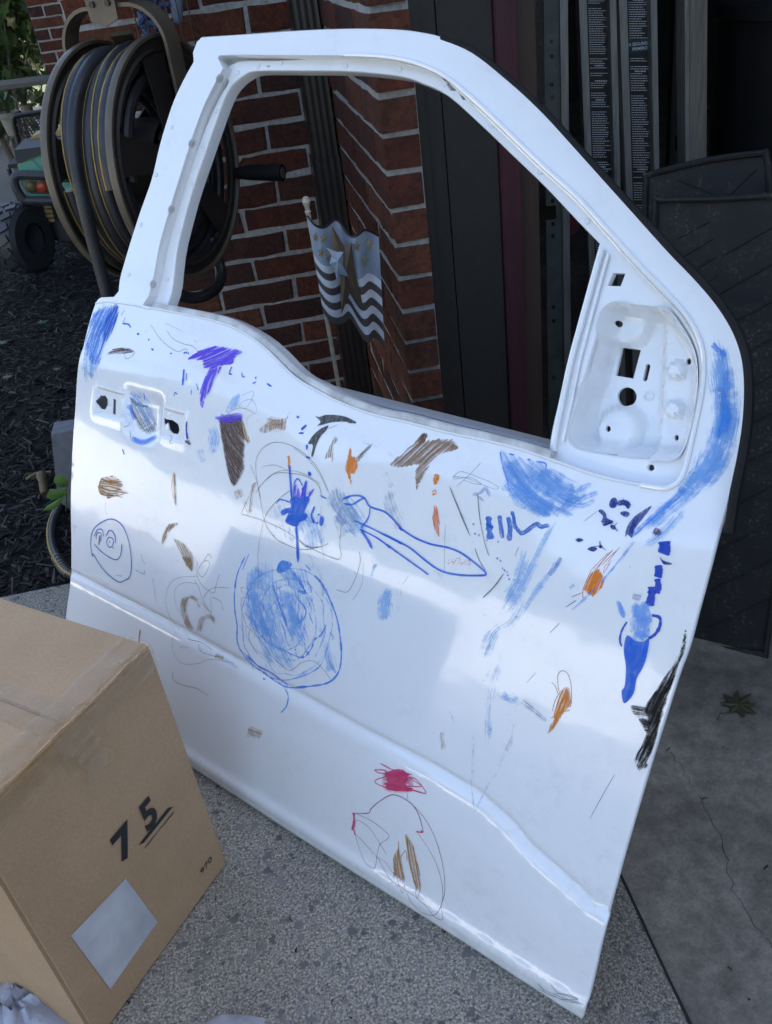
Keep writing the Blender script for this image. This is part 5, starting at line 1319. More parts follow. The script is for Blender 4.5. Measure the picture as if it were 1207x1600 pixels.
class Draw:
    def __init__(s): s.V = []; s.F = []; s.UV = []; s.A = []; s.cuts = []; s.inh = False; LAYER[0] += 1; s.off = .00035 + .00009 * (LAYER[0] % 14)
    def mark(s):
        if not s.inh and (not s.cuts or s.cuts[-1] != len(s.V)): s.cuts.append(len(s.V))
    def stroke(s, px, wmm, smooth=True, taper=.35, per=5, op=1.0, wob=.12):
        """pen line through sight points on the door's skin, wmm wide"""
        if len(px) < 2: return s
        s.mark()
        P = np.array(cat_rom(px, per)) if smooth and len(px) > 2 else np.array(px, float)
        if len(P) == 2: P = np.array([P[0] + (P[1] - P[0]) * t for t in np.linspace(0, 1, 4)])
        Q = skin_np(P, s.off); n = len(Q); t = np.gradient(Q[:, :2], axis=0); t /= np.linalg.norm(t, axis=1)[:, None] + 1e-9
        nr = np.stack([-t[:, 1], t[:, 0]], 1); L = np.concatenate([[0], np.cumsum(np.linalg.norm(np.diff(Q[:, :2], axis=0), axis=1))])
        x = np.linspace(0, 1, n); k = np.minimum(1, np.minimum(x, 1 - x) * 8 * (1 / max(taper, .01)) * .5 + (1 - taper)) * wmm * .0005
        k = k * (1 + rng.normal(0, wob, n)); b = len(s.V)
        for i in range(n):
            for sg in (-1, 1): s.V.append((Q[i, 0] + nr[i, 0] * k[i] * sg, Q[i, 1] + nr[i, 1] * k[i] * sg, Q[i, 2])); s.UV.append((L[i] * 12 + b * .37, sg * k[i] * 1.0 + b * .11)); s.A.append(op)
        s.F += [(b + 2 * i, b + 2 * i + 1, b + 2 * i + 3, b + 2 * i + 2) for i in range(n - 1)]
        return s
    def dots(s, pts, wmm):
        for (x, y) in pts:
            a = random.uniform(0, 3.1); s.stroke([(x - 1.6 * math.cos(a), y - 1.6 * math.sin(a)), (x + 1.6 * math.cos(a), y + 1.6 * math.sin(a))], wmm, taper=.5)
        return s
    def hatch(s, poly, ang, sp, wmm, jit=.25, op=1.0, curve=.04, over=.04, under=.42):
        """back-and-forth scribble filling a region"""
        s.mark(); s.inh = True
        if wmm >= .8 and under: s.off -= .00004; s.fill(poly, under * op, .55); s.off += .00004
        A = np.array(poly, float); c = A.mean(axis=0); ca, sa = math.cos(R(ang)), math.sin(R(ang)); Rm = np.array([[ca, sa], [-sa, ca]]); B = (A - c) @ Rm.T
        y = B[:, 1].min() + sp * .4
        while y < B[:, 1].max():
            yy = y + random.gauss(0, sp * jit); xs = []
            for i in range(len(B)):
                p, q = B[i - 1], B[i]
                if (p[1] > yy) != (q[1] > yy): xs.append(p[0] + (q[0] - p[0]) * (yy - p[1]) / (q[1] - p[1]))
            xs.sort()
            for a, b2 in zip(xs[::2], xs[1::2]):
                w = b2 - a
                if w < 1.0: continue
                a2, b3 = a - w * random.uniform(-.05, over), b2 + w * random.uniform(-.05, over); dy = random.gauss(0, sp * .5)
                ln = [(a2, yy - dy * .5), ((a2 + b3) / 2, yy + w * curve * random.gauss(.5, .5)), (b3, yy + dy * .5)]
                s.stroke([tuple(np.array(p) @ Rm + c) for p in ln], wmm * 1.3 * random.uniform(.75, 1.2), op=op * random.uniform(.75, 1), per=4)
            y += sp * random.uniform(.75, 1.25)
        s.inh = False
        return s
    def fill(s, poly, op=1.0, soft=.0):
        s.mark(); P = np.array(cat_rom(poly, 4, True)); V2, Tt, lp = sheet2d([tuple(p) for p in P], [], 5.0)
        Q = skin_np(V2, s.off); b = len(s.V); bd = set(lp[0])
        for i in range(len(Q)): s.V.append(tuple(Q[i])); s.UV.append((Q[i, 1] * 12, Q[i, 0])); s.A.append(op * (1 - soft) if i in bd else op)
        s.F += [(b + t[0], b + t[1], b + t[2]) for t in Tt]; return s
    def smear(s, path, halfw, op=1.0, per=5, edge=1.3):
        """wiped paint: soft-edged band along a path of sight points; halfw in sight pixels"""
        s.mark(); P = np.array(cat_rom(path, per)); n = len(P); hw = np.interp(np.linspace(0, 1, n), np.linspace(0, 1, len(halfw)), halfw)
        t = np.gradient(P, axis=0); t /= np.linalg.norm(t, axis=1)[:, None] + 1e-9; nr = np.stack([-t[:, 1], t[:, 0]], 1); b = len(s.V); K = 9
        ks = np.linspace(-1, 1, K); G = (P[:, None] + nr[:, None] * ks[None, :, None] * hw[:, None, None]).reshape(-1, 2); Q = skin_np(G, s.off)
        L = np.concatenate([[0], np.cumsum(np.linalg.norm(np.diff(P, axis=0), axis=1))]) * .001
        x = np.linspace(0, 1, n); e = np.clip(np.minimum(x, 1 - x) * 6, 0, 1)
        for i in range(n):
            for k in range(K):
                s.V.append(tuple(Q[i * K + k])); s.UV.append((L[i] * 10 + b * .3, ks[k] * hw[i] * .001)); s.A.append(op * e[i] * (1 - abs(ks[k]) ** 2) ** edge)
        s.F += [(b + i * K + k, b + i * K + k + 1, b + (i + 1) * K + k + 1, b + (i + 1) * K + k) for i in range(n - 1) for k in range(K - 1)]; return s
    def build(s, name, mat, label=None, split=False):
        if not s.V: return None
        P2 = np.array(s.V)[:, :2]; ok = inside_np(OUT, P2) & ~inside_np(HOLE, P2) & (edge_dist(OUT, P2) > .0008)
        s.F = [f for f in s.F if all(ok[i] for i in f)]
        if (name == 'paint_smear' and len(s.cuts) > 1) or 2 <= len(s.cuts) <= 5 or split:
            cs = s.cuts + [len(s.V)]
            for a, b2 in zip(cs[:-1], cs[1:]):
                fs = [tuple(i - a for i in f) for f in s.F if a <= f[0] < b2]
                if fs: o = mesh(name, s.V[a:b2], fs, mat, door, True, False, s.UV[a:b2], s.A[a:b2]); o['label'] = label if label else '' 
                if fs and not label: del o['label']
            return None
        o = mesh(name, s.V, s.F, mat, door, True, False, s.UV, s.A)
        if label: o['label'] = label
        return o
def cA(p): return T(130, 440, 4.023, p)
def cB(p): return T(330, 640, 4.023, p)
def cC(p): return T(340, 840, 4.023, p)
def cD(p): return T(600, 660, 4.023, p)
def cE(p): return T(860, 740, 4.023, p)
def cF(p): return T(100, 740, 4.0, p)
def cG(p): return T(740, 880, 4.0, p)
def cH(p): return T(520, 1150, 4.023, p)
def cI(p): return T(700, 900, 2.286, p)
BLUE = ink('blue', (.004, .12, .62)); BLUEN = ink('navy', (.005, .025, .24)); LBLUE = wipe('pale_blue', (.20, .45, 1.0), .62); MBLUE = ink('mid_blue', (.015, .21, .85), .85, .5, 2.5, 300)
WASH = wipe('blue_wash', (.26, .50, 1.0), .62); PURP = ink('purple', (.15, .075, .80), .9, .4); BRN = ink('brown', (.135, .08, .06), .88, .4); TAN = ink('tan', (.42, .23, .10), .85, .45)
OCH = ink('ochre', (.42, .19, .03), .88, .45); ORG = ink('orange', (.95, .24, .010), .92, .4); GRY = ink('grey', (.06, .065, .07), .9, .3); PEN = ink('olive_pen', (.15, .105, .045), .85, .3); DPEN = ink('dark_pen', (.03, .03, .035), .8, .3)
PINK = ink('pink', (.68, .05, .16), .88, .4); PLUM = ink('plum', (.22, .06, .11), .85, .3); RED = ink('red', (.62, .08, .05), .85, .45); BLK = ink('black_scuff', (.012, .011, .010), .92, .75, 3.0, 420); GSM = wipe('grey_smear', (.34, .42, .56), .6); TSM = wipe('tan_smear', (.52, .34, .21), .6)
WSC = wipe('tan_wash', (.40, .25, .14), .8)
# --- washes first (lowest layers)
Draw().smear(cA([(185, 130), (110, 250), (70, 360), (50, 520), (60, 640)]), [22, 28, 27, 22, 12], 1.0).smear(cA([(60, 560), (20, 640)]), [20, 10], .5).build('paint_smear', WASH)
Draw().smear(cC([(300, 110), (300, 400), (380, 700), (480, 860)]), [30, 48, 40, 18], .95).smear(cC([(480, 160), (520, 400), (480, 640)]), [26, 34, 20], .8).smear(cC([(680, 640), (720, 860)]), [14, 14], .8).build('paint_smear', WASH)
Draw().smear(cB([(560, 640), (620, 760), (640, 900)]), [40, 42, 24], .8).smear(cB([(780, 540), (880, 680), (960, 800)]), [20, 36, 14], .9).smear(cB([(420, 560), (480, 720), (520, 860)]), [30, 36, 20], .5).build('paint_smear', WASH)
Draw().smear(cB([(780, 470), (800, 580), (860, 680), (920, 780)]), [10, 24, 28, 12], 1.0).smear(cB([(780, 640), (840, 820)]), [20, 20], .7).build('paint_smear', GSM)
Draw().smear(cC([(1090, 310), (1050, 420), (1060, 540)]), [9, 20, 15], 1.0).smear(cC([(1150, 300), (1130, 500)]), [10, 12], .5).smear(cC([(1000, 150), (960, 260)]), [6, 5], .8).build('paint_smear', WASH)
Draw().smear(cD([(20, 420), (60, 560), (130, 700)]), [14, 22, 12], .8).smear(cD([(0, 300), (60, 420)]), [10, 10], .6).build('paint_smear', GSM)
Draw().smear(cA([(800, 900), (830, 980), (800, 1100)]), [12, 17, 10], .9).smear(cA([(740, 1040), (760, 1150)]), [12, 10], .7).smear(cA([(990, 690), (940, 780), (910, 840)]), [6, 11, 6], 1.0).build('paint_smear', WASH)
Draw().smear(cB([(160, 500), (190, 560)]), [14, 12], .9).smear(cB([(200, 560), (260, 700)]), [12, 14], .5).build('paint_smear', TSM)
Draw().smear([(760, 1060), (790, 1110), (800, 1150), (760, 1230), (730, 1290)], [16, 24, 16, 9, 6], .5).smear([(810, 1090), (860, 1130)], [14, 6], .8).smear([(745, 1130), (738, 1220), (742, 1270)], [7, 6, 4], .6).smear([(700, 1100), (715, 1140)], [6, 4], .5).build('paint_smear', GSM)
Draw().smear(cD([(1097, 590), (1010, 740), (930, 900), (830, 1080), (740, 1230)]), [4, 8, 14, 22, 16], 1.0).smear(cD([(1105, 850), (1020, 980), (930, 1110), (860, 1230)]), [7, 9, 10, 8], .9).build('paint_smear', WASH)
Draw().smear(cG([(330, 200), (240, 360), (130, 440), (60, 620)]), [14, 14, 18, 14], .8).smear(cG([(640, 130), (600, 160)]), [5, 5], .9).build('paint_smear', WASH)
Draw().smear(cF([(340, 760 - 740), (360, 60), (380, 40)]), [3, 3, 2], 0.0).smear([(115, 790), (118, 840)], [4, 4], .5).smear([(122, 810), (118, 830)], [4, 4], .5).build('paint_smear', WASH)
# --- handle bowl
Draw().smear([(200, 612), (226, 640), (238, 680)], [16, 24, 14], .9).smear([(196, 640), (210, 680)], [12, 12], .7).build('paint_smear', WASH)
Draw().smear(cA([(280, 770), (330, 870)]), [5, 5], 1).smear(cA([(300, 980), (380, 1010), (470, 970)]), [5, 6, 4], 1).build('marker_drawing', MBLUE)
d = Draw().hatch(cA([(290, 725), (350, 745), (430, 800), (465, 880), (460, 940), (420, 965), (360, 930), (320, 850)]), 62, 1.7, .7).hatch(cA([(300, 735), (400, 775), (410, 790), (330, 780)]), 20, 1.4, 1.1)
d.hatch(cA([(330, 850), (460, 880), (450, 950), (360, 940)]), -35, 2.4, .6); d.stroke(cA([(255, 918), (285, 900)]), 1); d.stroke(cA([(290, 935), (300, 965), (295, 985)]), 1.2); d.build('marker_drawing', BRN, 'dark brown scribble inside the handle recess')
Draw().stroke(cA([(383, 698), (390, 745)]), 3.0).build('marker_drawing', PURP)
# --- upper left blue patch
d = Draw().hatch(cA([(45, 215), (110, 170), (195, 150), (222, 170), (215, 240), (170, 340), (130, 430), (100, 525), (60, 515), (20, 440), (10, 380), (25, 290)]), 112, 2.2, 2.0, op=.75); d.build('marker_drawing', MBLUE, 'blue scribbled patch at the upper rear corner of the door')
d = Draw().hatch(cA([(165, 200), (205, 135), (222, 160), (216, 235), (150, 380), (120, 330)]), 112, 1.9, 2.0, op=.9); d.stroke(cA([(255, 265), (285, 268), (302, 290)]), 3); d.stroke(cA([(268, 225), (248, 270)]), 1.6)
d.stroke(cA([(228, 190), (215, 215)]), 1.5).stroke(cA([(262, 180), (240, 215)]), 1.2); d.build('marker_drawing', BLUE)
Draw().stroke(cA([(30, 340), (60, 330), (95, 335), (105, 370)]), .5).stroke(cA([(40, 350), (20, 430), (40, 490), (80, 520)]), .5).stroke(cA([(60, 345), (50, 430), (80, 500)]), .45).build('pen_line', DPEN)
Draw().hatch(cA([(150, 460), (190, 425), (240, 414), (300, 422), (322, 442), (270, 452), (200, 455)]), 170, 1.2, 1.0).stroke(cA([(262, 455), (277, 487), (326, 450), (312, 430)]), 1.0).build('marker_drawing', BRN)
d = Draw()
d.dots(cA([(347, 330), (349, 328), (416, 365), (436, 425), (441, 428), (556, 452), (640, 448), (652, 446), (665, 450)]), 3.4)
d.stroke(cA([(637, 552), (632, 600), (628, 652)]), 4.5).stroke(cA([(652, 575), (650, 620)]), 2.2).stroke(cA([(575, 720), (580, 698), (596, 708)]), 2.4).stroke(cA([(684, 680), (682, 712)]), 2).stroke(cA([(714, 640), (728, 684)]), 2.2)
d.stroke(cA([(938, 535), (922, 575), (938, 583)]), 2.6).stroke(cA([(1000, 572), (1004, 594), (1020, 600)]), 2.4).stroke(cA([(1090, 598), (1086, 612)]), 2.8).stroke(cA([(1068, 640), (1090, 632)]), 2.4).stroke(cA([(1158, 640), (1186, 660)]), 3.0).stroke(cA([(250, 1052), (262, 1088)]), 3.0)
d.build('marker_drawing', BLUE, None, True)
Draw().stroke(cA([(655, 880), (652, 930), (660, 992)]), 4.2).build('marker_drawing', ink('violet', (.04, .03, .45)))
Draw().hatch(cA([(640, 995), (672, 1000), (680, 1030), (650, 1015)]), 30, 1.2, .9).stroke(cA([(550, 960), (560, 990), (545, 1010), (570, 1020)]), .8).build('marker_drawing', GRY)
d = Draw().stroke(cA([(428, 268), (480, 350), (540, 408), (600, 440), (640, 424), (666, 430)]), .7).stroke(cA([(530, 308), (570, 360), (640, 393), (690, 404), (722, 432)]), .7).stroke(cA([(515, 260), (570, 285), (636, 318)]), .45).stroke(cA([(392, 300), (410, 322)]), .5).stroke(cA([(700, 368), (720, 386)]), .5)
d.build('pen_line', PEN)
d = Draw().hatch(cA([(663, 488), (730, 437), (830, 405), (1005, 436), (955, 480), (945, 515), (850, 530), (800, 548), (758, 535), (748, 492)]), -24, 2.0, 2.2).hatch(cA([(800, 545), (872, 535), (842, 600), (800, 690), (768, 735), (752, 796), (735, 730), (752, 640)]), 108, 2.0, 2.6, op=.95)
d.stroke(cA([(663, 488), (740, 440), (850, 408)]), 2.6).stroke(cA([(725, 495), (800, 440), (900, 425)]), 2.2); d.build('marker_drawing', PURP, 'purple feathery marker scribble')
# --- crop B
d = Draw().hatch(cB([(55, 65), (130, 45), (195, 45), (205, 130), (215, 210), (205, 330), (213, 370), (150, 485), (110, 400), (80, 230)]), 58, 1.55, 1.35, curve=.1).hatch(cB([(60, 70), (190, 60), (205, 330), (150, 480), (110, 390)]), 75, 2.6, 1.0); d.build('marker_drawing', BRN, 'dark brown triangular scribble')
Draw().hatch(cB([(28, 48), (70, 32), (190, 20), (200, 60), (120, 80), (60, 75)]), -8, 1.8, 1.8, op=.7).build('marker_drawing', PURP)
Draw().hatch(cB([(195, 70), (212, 90), (230, 150), (245, 205), (235, 215), (205, 175), (192, 130)]), 75, 1.3, 1.2).build('marker_drawing', OCH)
d = Draw().stroke(cA([(930, 815), (985, 795), (1035, 805), (1085, 828), (1090, 790), (1060, 740), (1000, 760), (985, 790), (1035, 798)]), .5).stroke(cA([(1000, 715), (1070, 690), (1062, 745), (1030, 790)]), .5).stroke(cA([(900, 800), (910, 830)]), .5).stroke(cA([(1085, 830), (1040, 850), (1030, 900)]), .4).build('pen_line', DPEN)
Draw().hatch(cB([(300, 130), (340, 90), (400, 60), (470, 55), (500, 10), (480, 60), (470, 130), (410, 120), (345, 150)]), 95, 2.4, 1.3, op=.55).smear(cB([(340, 110), (420, 100), (470, 110)]), [8, 12, 8], .5).build('marker_drawing', TAN)
Draw().fill(cB([(655, 38), (680, 46), (735, 32), (840, 42), (917, 82), (870, 86), (850, 76), (760, 80), (672, 102), (690, 76)])).fill(cB([(740, 100), (725, 130), (690, 170), (665, 220), (643, 292), (632, 285), (642, 222), (612, 214), (640, 165), (690, 120)])).stroke(cB([(735, 122), (800, 95)]), .5).build('marker_drawing', GRY, 'grey marker bird shape')
Draw().hatch(cB([(780, 168), (798, 190), (772, 230), (770, 290), (765, 340), (758, 300), (715, 310), (735, 260)]), 100, 1.5, 1.1, op=.7).build('marker_drawing', TAN)
d = Draw().hatch(cB([(868, 242), (885, 245), (886, 290), (915, 300), (922, 360), (900, 405), (880, 405), (886, 485), (868, 430), (843, 372), (855, 310)]), 100, 1.6, 1.6); d.build('marker_drawing', ORG, 'small orange scribble')
Draw().hatch(cB([(915, 300), (1005, 215), (1014, 225), (925, 330)]), 137, 1.2, .8, op=.8).build('marker_drawing', BRN)
d = Draw().stroke(cB([(540, 45), (556, 48)]), 4).stroke(cB([(570, 126), (602, 97)]), 4).stroke(cB([(553, 148), (585, 147)]), 3).stroke(cB([(606, 218), (604, 252)]), 4).stroke(cB([(600, 296), (626, 306)]), 4).stroke(cB([(612, 395), (632, 412)]), 5).stroke(cB([(622, 390), (618, 415)]), 4)
d.build('marker_drawing', BLUE)
d = Draw()
d.stroke(cB([(745, 525), (690, 400), (610, 295), (510, 228), (410, 205), (330, 240), (286, 320), (290, 430), (312, 560), (335, 690)]), .75).stroke(cB([(735, 510), (680, 400), (600, 300), (520, 240)]), .55).stroke(cB([(700, 560), (680, 480), (600, 420), (500, 400), (400, 402), (330, 460), (285, 520)]), .9).stroke(cB([(690, 470), (610, 415), (520, 385), (420, 390), (340, 450)]), .6)
d.stroke(cB([(498, 510), (410, 580), (340, 690), (400, 800), (480, 850), (580, 880), (690, 862)]), 1.0).stroke(cB([(192, 652), (240, 550), (272, 470), (292, 460)]), .7).stroke(cB([(192, 655), (340, 702), (470, 762), (570, 832), (650, 880), (790, 940), (822, 915), (812, 850), (822, 720)]), .75).stroke(cB([(320, 362), (400, 348), (485, 380)]), .6)
d.stroke(cB([(700, 600), (690, 700), (712, 940)]), .45).stroke(cB([(935, 890), (940, 960), (910, 1060), (860, 1145), (790, 1130)]), .75).stroke(cB([(960, 960), (950, 1100), (890, 1200)]), .5).stroke(cB([(335, 690), (300, 880), (305, 1040), (340, 1150), (395, 1207)]), .6).stroke(cB([(560, 820), (600, 860), (690, 862), (740, 840)]), 1.1).stroke(cB([(250, 345), (290, 450), (315, 560)]), .7)
d.build('pen_line', PEN, 'large looping olive pen circles')
Draw().hatch(cB([(245, 590), (262, 470), (285, 460), (265, 560), (260, 640), (240, 650)]), 100, 1.6, 1.0, op=.6).build('marker_drawing', TAN)
Draw().stroke(cB([(489, 290), (494, 325), (491, 358)]), 4.5).build('marker_drawing', ORG)
d = Draw().stroke(cB([(496, 352), (503, 450), (512, 570)]), 4.6, taper=.2).fill(cB([(500, 565), (530, 545), (560, 555), (605, 545), (622, 570), (590, 640), (608, 660), (600, 690), (560, 708), (545, 735), (500, 725), (470, 700), (490, 650), (455, 665), (442, 640), (470, 620), (505, 612)])).stroke(cB([(538, 725), (546, 850), (551, 962)]), 5.0, taper=.8)
d.stroke(cB([(525, 560), (526, 470), (550, 434), (580, 480)]), 2.6).stroke(cB([(568, 555), (603, 448), (590, 560)]), 3.4).stroke(cB([(606, 560), (650, 498)]), 3).stroke(cB([(505, 585), (440, 565), (415, 592)]), 2).stroke(cB([(655, 608), (634, 665), (652, 715)]), 4.0).dots(cB([(680, 660), (672, 712)]), 4).fill(cB([(690, 670), (712, 680), (705, 725), (686, 725)]))
d.stroke(cB([(690, 540), (730, 560)]), 2).build('marker_drawing', BLUE, 'bold blue flower with stem drawn in marker')
Draw().hatch(cB([(525, 480), (545, 470), (570, 550), (530, 555)]), 95, 2, 2.2, op=.7).hatch(cB([(575, 490), (600, 480), (598, 550), (570, 555)]), 95, 2, 2.2, op=.7).hatch(cB([(610, 520), (640, 500), (620, 560)]), 120, 2, 2, op=.6).build('marker_drawing', PURP)
# --- fish / ribbon lines
d = Draw().stroke(cB([(838, 590), (890, 596), (935, 570), (972, 552)]), 2.6).stroke(cB([(832, 562), (870, 545), (930, 540), (972, 562), (1003, 610), (1090, 640), (1140, 680), (1207, 757)]) + cD([(50, 600), (100, 660), (200, 725), (300, 765), (400, 785), (480, 815), (560, 870), (620, 920), (646, 950), (622, 961), (500, 960), (400, 945), (330, 915), (250, 855), (170, 790), (80, 740), (0, 700)])[1:], 2.7, taper=.2, wob=.05)
d.stroke(cB([(1003, 618), (992, 680), (945, 745)]), 2.2).stroke(cB([(905, 698), (1000, 740), (1100, 790), (1207, 845)]), 2.6).stroke(cB([(940, 750), (1050, 808), (1130, 868)]) + cD([(20, 765), (100, 825), (200, 895), (284, 957)]), 2.6, taper=.3).stroke(cB([(942, 752), (985, 812), (1018, 878)]), 4.6, taper=.9); d.build('marker_drawing', BLUE, 'blue marker outline of a long fish')
Draw().stroke(cB([(840, 560), (870, 548)]), 3.2).build('marker_drawing', GRY)
# --- crop C: the big blue oval
d = Draw()
d.stroke(cC([(175, 120), (130, 220), (110, 330), (110, 450), (125, 550), (130, 670), (200, 780), (300, 855), (380, 912), (450, 942), (600, 932), (700, 910), (760, 850), (780, 750), (772, 620), (750, 500), (700, 370), (655, 285), (612, 238)]), 2.7, op=.95, wob=.35).stroke(cC([(190, 300), (205, 450), (260, 590), (330, 670), (400, 700), (470, 735), (540, 752), (590, 700), (612, 640), (652, 612), (685, 548)]), 2.1, op=.85, wob=.4)
d.stroke(cC([(140, 700), (250, 800), (340, 850), (440, 925)]), 3.5, op=.8, wob=.4).stroke(cC([(350, 300), (390, 420), (440, 558)]), 3.2, op=.9, wob=.4).stroke(cC([(478, 220), (520, 280), (552, 345), (505, 335)]), 4.5, op=.9, wob=.4).stroke(cC([(495, 370), (555, 450), (545, 510), (505, 540)]), 2.6, op=.8, wob=.4).stroke(cC([(555, 170), (590, 210)]), 2.2).stroke(cC([(200, 100), (160, 200)]), 2.2, op=.7)
d.fill(cC([(375, 190), (405, 142), (470, 165), (440, 205), (385, 225)]), .9, .4).stroke(cC([(425, 955), (445, 995), (435, 1060), (400, 1100)]), 2.4, op=.8).stroke(cC([(286, 885), (300, 893)]), 3); d.stroke(cC([(700, 770), (745, 850)]), 5, op=.5)
for k in range(46):
    a = random.uniform(0, 6.28); q = math.sqrt(random.random()); x, y = 440 + 300 * q * math.cos(a), 530 + 380 * q * math.sin(a); L_ = random.uniform(30, 110); d.stroke(cC([(x, y), (x + L_ * .2 + random.gauss(0, 8), y + L_ * .5), (x + L_ * .35, y + L_)]), random.uniform(.8, 2.6), op=random.uniform(.25, .7), wob=.4)
d.build('marker_drawing', ink('oval_blue', (.012, .21, .75), .88, .5), 'large smudged blue oval scribble')
d = Draw().stroke(cC([(168, 312), (150, 318), (158, 345)]), .8).stroke(cC([(183, 380), (155, 382), (152, 450), (180, 540), (200, 570), (260, 630), (340, 740), (440, 830), (480, 825), (530, 785), (602, 775), (660, 820), (712, 888)]), .8).stroke(cC([(180, 560), (185, 620), (240, 700), (300, 745), (342, 788)]), .6).build('pen_line', PEN)
# --- crop D
d = Draw().hatch(cD([(35, 262), (150, 180), (230, 90), (262, 66), (275, 78), (265, 122), (340, 105), (430, 110), (472, 165), (380, 190), (310, 240), (262, 310), (218, 392), (206, 435), (200, 330), (222, 262), (110, 282)]), 138, 2.0, 1.9, op=.85); d.build('marker_drawing', ink('taupe', (.34, .20, .115), .88, .4), 'taupe feathery scribble under the window')
Draw().hatch(cD([(240, 70), (275, 70), (255, 125), (215, 128)]), 110, 1.5, 1.3).stroke(cD([(140, 190), (150, 165), (230, 130)]), .7).build('marker_drawing', BRN)
Draw().hatch(cD([(320, 325), (350, 330), (340, 385), (312, 390)]), 100, 1.6, 1.8).stroke(cD([(305, 438), (325, 425), (330, 445), (310, 455), (318, 440)]), 1.6).build('marker_drawing', ORG)
Draw().hatch(cD([(320, 518), (342, 545), (352, 620), (348, 722), (325, 680), (308, 610)]), 82, 1.5, 1.0).build('marker_drawing', ink('rust', (.80, .18, .04), .88, .4))
d = Draw().stroke(cD([(460, 402), (540, 330), (612, 252)]), .6).stroke(cD([(430, 340), (520, 350), (620, 390), (705, 420), (722, 405), (660, 370), (560, 330), (480, 310), (440, 355), (540, 345), (615, 385), (570, 385), (500, 360)]), .55).stroke(cD([(545, 715), (480, 560), (415, 402)]), 2.6, taper=.9).stroke(cD([(575, 790), (600, 860), (640, 930)]), 1.2).stroke(cD([(592, 450), (606, 600), (640, 770), (665, 838)]), 1.4).stroke(cD([(390, 640), (385, 760), (383, 932)]), .5).stroke(cD([(755, 950), (700, 1030), (625, 1102)]), .9).stroke(cD([(852, 780), (826, 838)]), .8).stroke(cD([(162, 960), (118, 1020)]), .4)
d.build('pen_line', ink('grey_pen', (.10, .10, .095), .8, .4), None, True)
d = Draw().smear(cD([(750, 190), (830, 330), (900, 440), (1000, 520), (1090, 570)]), [14, 34, 40, 34, 16], 1.0).smear(cD([(870, 250), (980, 340), (1120, 440), (1250, 480)]), [16, 30, 34, 14], 1.0).smear(cD([(1100, 560), (1200, 500), (1290, 440)]), [10, 18, 8], .9); d.build('paint_smear', LBLUE, 'pale blue brushed wing-shaped smear below the window')
d = Draw().hatch(cD([(735, 185), (800, 200), (900, 232), (1010, 255), (1020, 290), (1110, 360), (1207, 410), (1170, 500), (1190, 580), (1080, 590), (960, 570), (880, 540), (800, 460), (770, 350), (745, 270)]), 42, 4.5, 3.2, op=.38, curve=.1); d.build('marker_drawing', ink('stroke_pale', (.16, .42, .97), .7, .5))
d = Draw().stroke(cD([(735, 185), (750, 270), (790, 400)]), 2.5, op=.8).stroke(cD([(790, 198), (822, 204)]), 2.2).stroke(cD([(905, 232), (925, 236)]), 2.2).stroke(cD([(965, 245), (1020, 258), (1022, 288)]), 2.0, op=.8); d.build('marker_drawing', MBLUE)
for (x, y) in ((1200, 450), (1235, 420), (1270, 470), (1250, 520)): Draw().smear(cD([(1130, 500), (x, y), (x + 90, y - 40)]), [12, 10, 5], .85).build('paint_smear', LBLUE)
d = Draw().stroke(cD([(660, 590), (662, 650), (672, 735)]), 9, wob=.3).stroke(cD([(642, 640), (690, 660)]), 5).stroke(cD([(728, 585), (736, 650), (747, 728)]), 6.5, op=.9).stroke(cD([(782, 595), (795, 660), (788, 745)]), 7.5).stroke(cD([(805, 558), (818, 600), (822, 645)]), 5).stroke(cD([(820, 640), (835, 665), (872, 696), (935, 655), (966, 636), (985, 656), (1040, 645)]), 5.4, op=.95)
d.build('marker_drawing', ink('brush_blue', (.012, .14, .58), .85, .5), 'row of thick blue brush dabs')
d = Draw().dots(cD([(565, 640), (575, 700), (600, 710), (650, 740), (720, 750), (715, 855), (735, 870), (748, 918), (775, 940), (782, 960), (790, 985), (822, 990), (845, 1005), (760, 930)]), 3).stroke(cD([(560, 455), (610, 440), (640, 410), (670, 465)]), 4.5, op=.6).stroke(cD([(590, 460), (630, 495)]), 3.5, op=.5).stroke(cD([(1115, 850), (1080, 910), (1040, 960)]), 6, op=.75); d.build('marker_drawing', ink('dab_blue', (.05, .17, .60), .65, .6))
d = Draw()
for k in range(60): x = random.uniform(395, 545); y = 868 + random.gauss(0, 12) + (x - 395) * .05; d.stroke(cD([(x, y), (x + random.uniform(-8, 8), y + random.uniform(2, 8))]), .6)
d.build('marker_drawing', RED)
# --- crop E
d = Draw().smear([(1120, 525), (1130, 580), (1132, 640), (1125, 680)], [14, 24, 26, 20], 1.0).smear([(1138, 600), (1120, 700), (1085, 760), (1040, 800), (1000, 835)], [14, 26, 22, 18, 10], 1.0).smear([(1100, 690), (1085, 740), (1060, 775)], [10, 16, 12], .8); d.build('paint_smear', LBLUE, 'broad blue brushed smear down the hinge-side edge')
MWIPE = wipe('mid_blue', (.05, .27, .92), .8)
d = Draw().smear([(1136, 575), (1132, 620), (1128, 660)], [8, 14, 8], 1.0).smear([(1075, 760), (1030, 800), (985, 840)], [6, 12, 7], 1.0).smear([(1140, 690), (1100, 750)], [5, 8], .8).smear([(1000, 835), (965, 880), (930, 920), (880, 965)], [5, 6, 5, 4], .8); d.build('paint_smear', MWIPE)
Draw().fill(cE([(472, 396), (486, 330), (530, 270), (600, 222), (640, 204), (600, 260), (560, 310), (528, 360), (516, 405), (490, 385)]), .95, .2).build('marker_drawing', BLUEN)
d = Draw()
